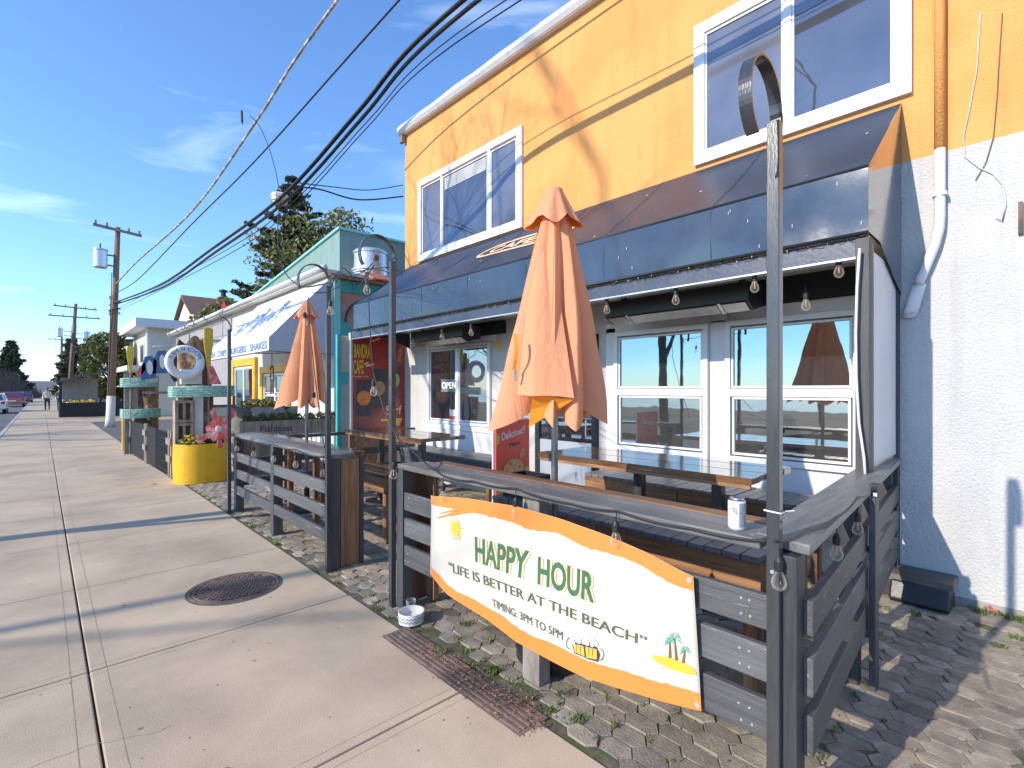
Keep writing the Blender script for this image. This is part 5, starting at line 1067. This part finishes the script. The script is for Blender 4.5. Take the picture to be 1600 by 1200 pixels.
def oar(px, y0, y1, Y, label):
    a, c = WY(px, y1, Y), WY(px, y0, Y); L_ = c.z - a.z; t = thing('oar', label, 'oar', a, 'yellow oars'); x, y = a.x, a.y
    b = MB(); b.prism([(x - .02, y, a.z), (x + .02, y, a.z), (x + .045, y, a.z + L_ * .3), (x + .075, y, a.z + L_ * .6), (x + .075, y, c.z - .03), (x + .05, y, c.z), (x - .05, y, c.z), (x - .075, y, c.z - .03), (x - .075, y, a.z + L_ * .6), (x - .045, y, a.z + L_ * .3)], (0, .03, 0)); b.build('blade', M['oar'], t, bevel=.008)
    b = MB(); b.tube([(x, y + .015, a.z + .01), (x, y + .015, max(.0, a.z - 1.6))], .018, 8); b.build('shaft', M['driftwood'], t)
oar(326, 512, 577, 10.5, 'yellow oar standing upright right of the life ring')
oar(204, 541, 583, 15.8, 'yellow oar standing upright on the second roped pillar')
t = thing('roped_pillar', 'second pillar of dark trunk wrapped in two bands of teal rope', 'pillar', (1.85, 16.1, 0))
b = MB(); b.grid(lambda u, v: (lambda a, r: V(2.0 + r * math.cos(a), 16.2 + r * math.sin(a), v * 2.0))(u * 6.2832, .23 + .05 * math.sin(u * 31 + v * 4)), 40, 16, wrap=True); disc(b, (2.0, 16.2, 1.98), (.2, 0, 0), (0, .2, 0)); b.build('trunk', M['stump'], t, smooth=True)
b = MB(); b.box((1.52, 15.9, 0), (1.62, 15.98, 2.05)); b.box((1.66, 15.92, .9), (1.80, 15.96, 1.8)); b.build('post', M['greywood'], t)
rope_wrap(t, 1.50, 2.22, 15.82, 16.5, 1.72, 5, .026); rope_wrap(t, 1.50, 2.26, 15.82, 16.5, .92, 5, .026)
t = thing('blue_fish_sign', 'row of blue painted fish cutouts with white bellies between the pillars', 'sign', (1.9, 12.9, 1.9))
def fx(x, y): return WY(x, y, 12.9)
b = MB(); b.prism([fx(272, 597), fx(292, 592), fx(292, 548), fx(268, 552), fx(250, 560)], (0, .03, 0)); b.build('board', pm('navy_board', (.03, .045, .09), .6, .2, 5, 0), t)
for (cx, w_, cy) in ((232, 20, 575), (252, 24, 566)):
    c = fx(cx, cy); s = w_ * .0117
    b = MB(); b.prism([c + V(-s * .6, 0, -.25), c + V(s * .55, 0, -.22), c + V(s * .65, 0, .15), c + V(s * .25, 0, .26), c + V(-s * .25, 0, .24), c + V(-s * .5, 0, .05)], (0, .025, 0)); f = b.build('cutout', M['fishblue'], t, bevel=.006)
    b = MB(); disc(b, c + V(.02, -.008, .01), (.055, 0, .01), (-.01, 0, .15)); b.build('belly', M['white_ink'], f)
b = MB(); b.prism([fx(216, 590), fx(228, 578), fx(226, 566), fx(212, 582)], (0, .02, 0)); b.build('red_tail', M['coral'], t)
b = MB(); text_mesh(b, 'mm', flat(fx(228, 598), (.20, 0, .02), (0, 0, .09)), .03); b.build('lower_shapes', M['offwhite'], t)
b = MB(); b.box((1.55, 12.93, 1.55), (2.45, 12.97, 1.60)); b.box((2.4, 12.93, 0), (2.46, 12.99, 2.2)); b.build('post', M['greywood'], t)
# pallet fence
t = thing('pallet_fence', 'low fence of pallet boards and black netting along the sidewalk', 'fence', (1.7, 13.9, 0))
def pf(y): return 1.62 + (16.8 - y) * .018
for y in (10.95, 11.15, 13.55, 13.75, 16.0, 16.2, 16.5): b = MB(); b.box((pf(y), y, 0), (pf(y) + .05, y + .09, .88)); b.build('upright', M['driftwood'], t)
for (ya, yb) in ((10.9, 11.3), (13.5, 13.9), (15.9, 16.6)):
    for z in (.62, .30): b = MB(); b.box((pf(ya) - .03, ya, z), (pf(ya), yb, z + .12)); b.build('cross_board', M['greywood'], t)
for (ya, yb) in ((11.25, 13.5), (13.85, 15.95)):
    b = MB(); n_ = int((yb - ya) / .09)
    for k in range(n_): y = ya + k * .09; b.box((pf(y) + .01, y, .02), (pf(y) + .03, y + (.045 if ya < 12 and k < 14 else .088), .84))
    for z in (.1, .25, .4, .55, .7, .82): b.box((pf(ya) - .004, ya, z), (pf(ya) + .012, yb, z + .012))
    b.build('netting', M['mesh_b'], t)
b = MB(); b.box((1.55, 16.7, 0), (1.66, 16.8, .85)); tag(b.build('yellow_bollard', M['yellow'], origin=(1.6, 16.75, 0), bevel=.02), 'thin yellow post at the far end of the pallet fence', 'post')
t = thing('menu_board', 'pale framed menu board standing behind the hook post near the fish shop', 'board', (2.9, 12.0, 0))
b = MB(); p, q = WY(333, 690, 12.2), WY(357, 618, 12.2); b.box((p.x, 12.2, p.z), (q.x + .12, 12.25, q.z - .25)); b.build('panel', M['offwhite'], t)
b = MB(); b.box((p.x - .03, 12.26, .0), (p.x + .02, 12.30, q.z)); b.box((q.x + .10, 12.26, .0), (q.x + .15, 12.30, q.z)); b.box((p.x - .03, 12.19, q.z - .25), (q.x + .15, 12.30, q.z - .20)); b.build('frame', M['brown_z'], t)
b = MB()
for k in range(6): b.box((p.x + .05, 12.195, p.z + .12 + k * .08), (q.x - .02 + .04 * (k % 2), 12.199, p.z + .13 + k * .08))
b.build('text_lines', M['b_ink'], t)
# red starfish ornament
c = WX(342, 670, 1.78); t = thing('starfish_ornament', 'pink and red slatted star ornament on the slim hook post', 'ornament', c); rd = random.Random(8)
for k in range(11):
    a = k * 2 * math.pi / 11 + .2; L_ = rd.uniform(.12, .33); d = V(-.15, -math.cos(a), math.sin(a)).normalized() if 0 else V(math.cos(a) * .8, -math.cos(a) * .25, math.sin(a)); w_ = V(-math.sin(a) * .8, 0, math.cos(a)) * .046
    b = MB(); b.add([c + d * .02 - w_ * .4, c + d * .02 + w_ * .4, c + d * L_ + w_, c + d * (L_ + .02), c + d * L_ - w_], [(0, 1, 2, 3, 4)]); b.build('ray', M['coral'], t, solid=.012)
b = MB(); b.lathe(c, [(0, -.03), (.04, -.02), (.045, .01), (0, .02)], 12, ax='y'); b.build('hub', M['offwhite'], t)
p = WX(348, 480, 3.9); t = thing('red_pennant', 'small red pennant on a stick above the white awning', 'flag', p); b = MB(); b.add([p + V(-.05, 0, -.05), p + V(.09, -.05, -.02), p + V(.03, 0, .22)], [(0, 1, 2)]); b.build('cloth', M['p_red'], t, solid=.01); b = MB(); b.tube([p + V(0, 0, -.9), p + V(0, 0, .02)], .01, 6); b.build('stick', M['greywood'], t)

# houses beyond
hs = thing('white_house', 'cream two-storey house with flat white overhanging roof down the street', 'house', (8, 40, 0))
b = MB(); b.box((4.7, 37, 0), (12, 44, 5.35)); b.build('wall', M['cream'], hs)
b = MB(); b.box((4.0, 36.3, 5.35), (12.6, 44.6, 5.85)); b.build('roof', M['white'], hs)
window(hs, 4.7, 38.6, 40.4, 3.2, 4.6, .12, [(38.75, 40.25, 3.35, 4.45, 'pane_up')])
b = MB(); b.tube([(4.66, 37.1, 5.3), (4.66, 37.1, 0)], .08, 8); b.tube([(4.9, 36.95, 4.2), (9, 36.95, 4.9)], .06, 8); b.build('drainpipe', M['white'], hs)
b = MB(); b.box((3.6, 36.4, 2.75), (4.7, 45, 3.05)); b.build('balcony', M['white'], hs)
h2 = thing('balcony_house', 'grey house with white balcony rail beyond the cream house', 'house', (7, 52, 0))
b = MB(); b.box((4.6, 46, 0), (12, 60, 5.2)); b.build('wall', M['cream'], h2)
b = MB(); b.prism([(4.0, 45.6, 5.2), (12, 45.6, 5.2), (12, 45.6, 6.4)], (0, 15, 0)); b.build('roof', M['darkroof'], h2)
b = MB(); b.box((3.6, 46, 2.6), (4.6, 60, 2.8)); b.box((3.6, 46, 2.8), (3.66, 60, 3.7)); b.build('balcony', M['white'], h2)
for k in range(4): window(h2, 4.6, 47 + k * 3.2, 48.6 + k * 3.2, 3.4, 4.7, .1, [(47.12 + k * 3.2, 48.48 + k * 3.2, 3.5, 4.6, 'pane_dk')])
h3 = thing('gable_house', 'house with brown shingled gable roof showing above the shop roof', 'house', (11, 46, 0))
b = MB(); b.box((8.2, 43, 5.3), (14, 49, 7.3)); b.prism([(8.2, 43, 7.3), (8.2, 49, 7.3), (8.2, 46, 8.9)], (.2, 0, 0)); b.build('wall', M['cream'], h3)
b = MB(); b.prism([(7.9, 42.6, 7.1), (7.9, 46, 9.0), (7.9, 49.4, 7.1), (7.9, 46, 8.8)], (6.4, 0, 0)); b.build('roof', M['roofbr'], h3)
b = MB(); b.box((7.9, 34.5, 5.0), (8.5, 35.1, 7.2)); b.box((7.85, 34.45, 7.2), (8.55, 35.15, 7.3)); t = tag(b.build('brick_chimney', M['brick'], origin=(8.2, 34.8, 5)), 'red brick chimney with dark cowl above the shop roof', 'chimney')
b = MB(); b.lathe((8.2, 34.8, 7.3), [(.15, 0), (.15, .35), (.25, .37), (.25, .47), (0, .55)], 12); b.build('cowl', M['black'], t)
b = MB()
for k in range(14): leaves(b, (5.4 + rng(0, 1.2), 23 + k * .6, 5.2), .35, .4, .25, 60, .12, shell=0)
tag(b.build('roof_shrubs', M['leaf3'], origin=(6, 26, 5)), 'ragged yellow-green shrubs showing above the far shop roof', 'shrubs', kind='stuff')
# trees
conifer(12.8, 36, 16.4, 5.2, 'tall dark conifer with drooping branches behind the green parapet', seed=4, s=.19, lv=21, dens=4.2, z_lo=.3)
broadleaf(15.0, 34.5, 14.0, 5.2, 'broad olive-green tree crown just right of the tall conifer', mat='leaf3', n=150, per=120, s=.17, trunk=.3, flat_=.7)
broadleaf(3.25, 43, 5.5, 1.35, 'dense tall evergreen hedge tree behind the wooden utility pole', mat='leaf', n=110, per=70, s=.12)
broadleaf(4.7, 43.5, 4.3, 1.1, 'lower evergreen bush right of the hedge tree', cat='bush', mat='leaf', n=60, per=60, s=.12, name='evergreen_bush')
broadleaf(3.6, 60, 6.0, 1.4, 'dark evergreen beyond the leaning utility pole', mat='leaf2', n=60, per=50, s=.2)
conifer(2.6, 80, 7.5, 1.9, 'slim dark conifer far down the right side of the street', seed=9, s=.3, lv=14, dens=3)
conifer(-3.8, 118, 9.5, 3.0, 'dark conifer at the far left edge of the road', seed=6, s=.4, lv=18, dens=2.2, z_lo=.12)
def brush(x, y, r, h, label):
    t = thing('bare_bush', label, 'bush', (x, y, 0)); b = MB(); rd = random.Random(int(y))
    for _ in range(900):
        a = rd.uniform(0, 6.28); q = r * math.sqrt(rd.random()); p = V(x + q * math.cos(a), y + q * math.sin(a), 0); hh = h * rd.uniform(.4, 1) * (1 - (q / r) ** 2 * .6); e = p + V(rd.uniform(-.5, .5), rd.uniform(-.5, .5), hh); w_ = .05
        b.add([p - V(w_, 0, 0), p + V(w_, 0, 0), e], [(0, 1, 2)])
    b.build('twigs', M['twig'], t)
brush(-3.4, 92, 2.3, 5.2, 'rounded brown leafless bush at the left road side'); brush(-4.2, 82, 2.0, 3.8, 'lower brown leafless bush at the left edge of the picture'); brush(-2.6, 125, 2.6, 4.2, 'small brown bush farthest along the left road side')
# off-frame bare street trees that throw the shadows on the walls
bare_tree(-4.6, 8.45, 13.5, .15, 21, 'bare street tree standing left of the sidewalk', depth=6, lean=(.05, .0), br=.48, L0=5.2, Lb=2.3)
bare_tree(-15, 6.7, 21, .075, 5, 'tall thin bare tree across the road', depth=5, lean=(0, .02), L0=15.4, Lb=2.7, br=.5)
for k, (tx_, ty_, th_) in enumerate(((-12.2, 25, 11), (-13.5, 33, 10), (-12.5, 41, 12), (-13.2, 53, 11))):
    bare_tree(tx_, ty_, th_, .17, 31 + k, ['first', 'second', 'third', 'last'][k] + ' bare tree in the row along the far side of the road', depth=5, br=.56)['group'] = 'bare trees along the far side of the road'

# utility poles
def upole(x, y, h, top, arms, label, trans=(), sleeve=True, r=.15):
    t = thing('utility_pole', label, 'utility pole', (x, y, 0), 'wooden utility poles'); tx, ty = top
    b = MB(); b.tube([(x, y, 0), ((x + tx) / 2, (y + ty) / 2, h / 2), (tx, ty, h)], [r, r * .85, r * .65], 14); b.build('shaft', M['polewood'], t, smooth=True)
    def at(z): return V(x + (tx - x) * z / h, y + (ty - y) * z / h, z)
    if sleeve: b = MB(); b.tube([(x, y, 0), at(.3), at(1.35)], [r * 1.35, r * 1.12, r * 1.08], 14); b.build('sleeve', M['offwhite'], t, smooth=True)
    for (z, w_, dz) in arms:
        p = at(z); b = MB(); b.bar(p + V(-w_, -.1, dz), p + V(w_, -.1, -dz), .09, .11); a = b.build('crossarm', M['greywood'], t)
        for q in (-.9, -.45, .45, .9):
            b = MB(); b.lathe(p + V(w_ * q, -.1, -dz * q + .05), [(.02, 0), (.05, .04), (.03, .09), (.05, .12), (.02, .17), (0, .18)], 8); b.build('insulator', M['greywood'], a)
    for (dx, z) in trans:
        p = at(z); b = MB(); b.lathe(p + V(dx, -.05, 0), [(0, 0), (.24, .0), (.25, .05), (.25, .72), (.28, .74), (.27, .80), (0, .88)], 20); tr = b.build('transformer', M['galv'], t)
        b = MB(); b.bar(p + V(0, 0, .15), p + V(dx * .7, -.03, .15), .05, .06); b.bar(p + V(0, 0, .6), p + V(dx * .7, -.03, .6), .05, .06); b.tube([p + V(dx, -.05, .85), p + V(dx, -.05, 1.05)], .03, 6); b.build('bracket', M['iron'], tr)
    b = MB(); rd = random.Random(int(y))
    for k in range(5): a = rd.uniform(0, 6.28); b.tube([at(.2) + V(math.cos(a) * r, math.sin(a) * r, 0), at(h * .5) + V(math.cos(a) * r, math.sin(a) * r, 0), at(h * rd.uniform(.6, .8)) + V(math.cos(a + .5) * r, math.sin(a + .5) * r, 0)], .015, 4)
    for k in range(8): z = h * rd.uniform(.55, .68); p = at(z); a = rd.uniform(0, 6.28); b.tube([p + V(math.cos(q + a) * (r + .06), math.sin(q + a) * (r + .06), .05 * q) for q in (0, 1, 2, 3)], .02, 4)
    b.build('cable_coils', M['rubber'], t); return at
at1 = upole(2.2, 28.2, 8.85, (2.47, 28.2), [(8.7, .85, .08)], 'nearest wooden utility pole with one grey transformer and white base sleeve', trans=((-.55, 6.95),))
upole(1.9, 64, 9.9, (2.4, 64), [(9.5, 1.6, .05), (8.6, 1.9, .0)], 'leaning far utility pole with two crossarms and two transformers', trans=((-1.0, 6.6), (1.0, 6.4)), r=.2)
upole(2.3, 108, 10, (2.35, 108), [(9.6, 1.6, .0)], 'most distant utility pole with a single crossarm', r=.22, sleeve=False)
def wire(name, pts, label, r, mat='rubber', n=6, ofs=((0, 0),), parent=None):
    b = MB()
    P = [Vector(p) for p in pts]
    for ox, oz in ofs:
        Q = []
        for i in range(len(P) - 1):
            p0, p1, p2, p3 = P[max(i - 1, 0)], P[i], P[i + 1], P[min(i + 2, len(P) - 1)]
            for k in range(8):
                f = k / 8; Q.append(.5 * ((2 * p1) + (p2 - p0) * f + (2 * p0 - 5 * p1 + 4 * p2 - p3) * f * f + (3 * p1 - p0 - 3 * p2 + p3) * f ** 3) + V(ox, 0, oz))
        Q.append(P[-1] + V(ox, 0, oz)); b.tube(Q, r, n)
    return tag(b.build(name, M[mat], origin=P[0], smooth=True), label, 'cable')
def PX(L_): return [WX(x, y, X) for x, y, X in L_]
B = [at1(5.5)] + PX([(250, 445, 2.5), (330, 390, 2.75), (440, 308, 3.0), (560, 175, 3.25), (655, 62, 3.42)])
dlt = B[-1] - B[-2]; B += [V(3.55, 2.5, 6.05), V(3.8, -4, 6.2), V(4.1, -12, 6.6)]
wire('cable_bundle', B, 'thick twisted bundle of black cables crossing the sky to the orange building', .026, ofs=((0, 0), (.05, -.075), (-.025, -.02)))
B2 = [at1(5.3)] + PX([(330, 393, 2.78), (440, 312, 3.05), (560, 178, 3.35), (668, 62, 3.55)]) + [V(3.8, 1, 6.0), V(4.0, -8, 6.4)]
wire('thin_cable', B2, 'thin dark cable running just below the thick bundle', .008, ofs=((.10, -.2), (.16, -.03)))
C_ = [at1(5.9)] + PX([(215, 437, 2.55), (300, 350, 2.9), (400, 250, 3.2), (563, 68, 3.62)]) + [V(3.7, 1.5, 7.25), V(3.8, -9, 7.5)]
wire('overhead_cable', C_, 'single blue-grey overhead cable in the middle of the sky', .016)
D_ = [at1(6.3)] + PX([(215, 408, 2.55), (300, 330, 2.8), (400, 190, 3.05), (480, 66, 3.3)]); D_ += [V(3.4, 3.0, 7.9), V(3.5, -6, 8.4)]
o = wire('wrapped_cable', D_, 'pale sleeved overhead cable with spiral grey wrapping', .028, mat='greywood')
o.data.materials[0] = pm('spiral_sleeve', (.30, .26, .22), .7, .5, 9, .3, 30, col2=(.55, .55, .55), c2t=(.5, .56), c2s=5)
bxp = WX(437, 311, 3.05); t = thing('cable_splice_box', 'pale ribbed splice box hanging on the cable bundle', 'box', bxp)
b = MB(); b.lathe(bxp + V(0, 0, -.10), [(.08, 0), (.12, .02), (.12, .05), (.14, .06), (.14, .10), (.15, .11), (.15, .16), (.12, .19), (0, .20)], 8); b.build('body', M['offwhite'], t)
wire('drop_cable', PX([(437, 320, 3.05), (434, 350, 3.0), (436, 395, 2.9), (447, 428, 2.8), (470, 447, 2.6), (500, 445, 2.3), (516, 440, 1.95)]), 'black drop cable curving from the splice box down to the hook post', .009)
wire('loop_cable', PX([(437, 302, 3.05), (430, 265, 3.05), (418, 225, 3.0), (404, 195, 3.0), (390, 180, 3.0)]), 'thin loose cable rising from the splice box', .008)
sp2 = WX(378, 182, 3.0); b = MB(); b.tube([sp2 + V(0, .02, .12), sp2 + V(0, -.01, -.12)], .025, 8); b.tube([sp2 + V(0, -.03, -.15), sp2 + V(0, -.035, -.17)], .015, 6); tag(b.build('cable_clamp', M['rubber'], origin=sp2), 'small black clamp dangling in the sky above the thin loose cable', 'clamp')
wire('service_cable', PX([(462, 292, 3.1), (500, 296, 3.6), (560, 312, 4.3)]) + [V(5.12, 8.52, 5.4)], 'lower service cable sagging to the corner of the orange building', .014)
wire('service_cable', PX([(460, 285, 3.1), (520, 292, 3.8), (575, 297, 4.6)]) + [V(5.12, 8.52, 5.62)], 'upper service cable stretched to the corner of the orange building', .009)
wire('crossing_cable', PX([(525, 432, 5.1), (560, 424, 4.6), (600, 418, 4.4)]) + [V(5.0, 8.4, 3.9)], 'thin cable running from the teal building to the awning end', .009)
wire('tangled_cable', PX([(517, 450, 1.95), (530, 425, 2.8), (548, 440, 3.5), (556, 455, 4.0), (575, 425, 1.9)]), 'thin tangled wires strung between the two loop-topped posts', .006, ofs=((0, 0), (.05, .06)))

# flower stand, vehicles, people
t = thing('flower_stand', 'dark open flower stand with yellow flowers beside the far sidewalk', 'stand', (1.4, 40, 0))
b = MB(); b.box((.75, 39.2, 0), (3.2, 39.35, .85)); b.box((.75, 39.35, 0), (.9, 41.5, .85)); b.box((3.2, 39.1, 0), (5.0, 39.3, .95)); b.build('counter', M['matblack'], t)
for x, y in ((.78, 39.22), (.78, 41.4), (2.55, 39.22), (2.55, 41.4)): b = MB(); b.box((x, y, .85), (x + .08, y + .08, 2.0)); b.build('post', M['matblack'], t)
b = MB(); b.prism([(.6, 39.0, 2.0), (2.8, 39.0, 2.7), (2.8, 39.0, 2.78), (.6, 39.0, 2.10)], (0, 2.7, 0)); b.build('roof', M['darkroof'], t)
b = MB(); b.box((.85, 41.3, .85), (2.6, 41.35, 2.3)); b.build('back_wall', M['greywall'], t)
b = MB()
for _ in range(26): q = V(rng(.9, 2.4), rng(39.4, 40.5), rng(.84, 1.0)); b.lathe(q, [(0, .04), (.06, .02), (.05, -.05), (0, -.06)], 6)
b.build('flowers', M['flower'], t)
def car(x, y, paint, label, L_=4.3, hgt=1.5):
    t = thing('parked_car', label, 'car', (x, y, -.13)); z = -.13; w_ = .88
    prof = [(-L_ / 2, .35), (-L_ / 2 + .02, .85), (-L_ / 2 + .25, .95), (-L_ / 2 + .75, hgt), (.45, hgt), (1.15, .95), (L_ / 2 - .15, .8), (L_ / 2, .55), (L_ / 2, .3)]
    def pt(q, s, ins): return V(x + s * (w_ - ins), y + q[0], z + q[1])
    vs = []; n = len(prof)
    for s in (-1, 1): vs += [pt(q, s, .16 if q[1] > 1.2 else .0) for q in prof]
    b = MB(); b.add(vs, [tuple(range(n)), tuple(reversed(range(n, 2 * n)))] + [(i, (i + 1) % n, n + (i + 1) % n, n + i) for i in range(n)]); b.build('body', M[paint], t, bevel=.05)
    b = MB(); yb0, yb1 = y - L_ / 2 + .27, y - L_ / 2 + .70
    b.quad((x - w_ + .14, yb0 - .01, z + 1.0), (x + w_ - .14, yb0 - .01, z + 1.0), (x + w_ - .24, yb1 - .02, z + hgt - .08), (x - w_ + .24, yb1 - .02, z + hgt - .08)); b.build('rear_window', M['pane_dk'], t)
    for s in (-1, 1):
        b = MB(); b.quad((x + s * (w_ + .0), y - L_ / 2 + .5, z + 1.0), (x + s * (w_ + .0), y + .95, z + 1.0), (x + s * (w_ - .12), y + .42, z + hgt - .1), (x + s * (w_ - .12), y - L_ / 2 + .82, z + hgt - .1)); b.build('side_window', M['pane_dk'], t)
        b = MB(); b.box((x + s * w_ * .72, y - L_ / 2 - .02, z + .72), (x + s * w_ * .97, y - L_ / 2 + .04, z + .9)); b.build('tail_light', M['light_r'], t)
        for yy in (-1.3, 1.3):
            b = MB(); b.lathe((x + s * (w_ - .1), y + yy, z + .33), [(0, -.1), (.31, -.1), (.33, -.06), (.33, .08), (.30, .11), (0, .11)], 18, ax='x'); wh = b.build('wheel', M['rubber'], t)
            b = MB(); b.lathe((x + s * (w_ + .02), y + yy, z + .33), [(0, -.01), (.19, -.01), (.19, .01), (0, .01)], 14, ax='x'); b.build('rim', M['galv'], wh)
    b = MB(); b.box((x - .25, y - L_ / 2 - .015, z + .55), (x + .25, y - L_ / 2 + .02, z + .68)); b.build('number_plate', M['white_ink'], t)
car(-2.75, 53, 'car_w', 'silver white car on the road at the left edge of the picture')
car(-2.1, 72, 'car_r', 'red car driving away on the road')
car(-1.7, 88, 'car_b', 'dark blue car just beyond the red car')
def person(x, y, top, legs, hair, label, ph=.3):
    t = thing('person', label, 'person', (x, y, 0))
    J = [(0, 0, .95), (0, 0, 1.15), (0, 0, 1.38), (0, 0, 1.50), (0, 0, 1.60), (0, .01, 1.68),
         (-.17, 0, 1.40), (-.22, .05 * ph, 1.12), (-.23, -.12, .90), (-.23, -.15, .82), (.17, 0, 1.40), (.22, -.04, 1.12), (.23, .12, .90), (.23, .15, .82),
         (-.09, 0, .90), (-.10, .12, .50), (-.10, .02, .09), (-.10, .16, .03), (.09, 0, .90), (.10, .02, .50), (.10, -.22, .14), (.10, -.10, .04)]
    Rr = [.14, .13, .15, .06, .085, .09, .06, .045, .032, .03, .06, .045, .032, .03, .085, .06, .042, .035, .085, .06, .042, .035]
    E_ = [(0, 1), (1, 2), (2, 3), (3, 4), (4, 5), (2, 6), (6, 7), (7, 8), (8, 9), (2, 10), (10, 11), (11, 12), (12, 13), (0, 14), (14, 15), (15, 16), (16, 17), (0, 18), (18, 19), (19, 20), (20, 21)]
    def skin(idx, k, name, mat):
        mp_ = {j: i for i, j in enumerate(idx)}; me = bpy.data.meshes.new(name); me.from_pydata([J[j] for j in idx], [(mp_[a], mp_[c]) for a, c in E_ if a in mp_ and c in mp_], [])
        me.materials.append(M[mat]); o = bpy.data.objects.new(name, me); COL.objects.link(o); o.parent = t; m = o.modifiers.new('k', 'SKIN'); m.use_smooth_shade = True
        for i, j in enumerate(idx): me.skin_vertices[0].data[i].radius = (Rr[j] * k, Rr[j] * k * .8)
        me.skin_vertices[0].data[0].use_root = True; o.modifiers.new('s', 'SUBSURF').levels = 1; return o
    skin(list(range(22)), 1, 'body', 'skin'); skin([0, 1, 2, 6, 7, 8, 10, 11, 12], 1.2, 'jacket', top); skin([0, 14, 15, 16, 18, 19, 20], 1.22, 'trousers', legs)
    b = MB(); b.lathe((x, y + .0, 1.66), [(.085, -.06), (.105, 0), (.10, .06), (.06, .105), (0, .115)], 14); b.build('hair', M[hair], t, smooth=True)
person(.3, 50, 'offwhite', 'matblack', 'twig', 'person in a light top walking away on the far sidewalk')
person(.95, 48, 'car_b', 'car_b', 'matblack', 'person in dark blue clothes beside the walker in the light top')
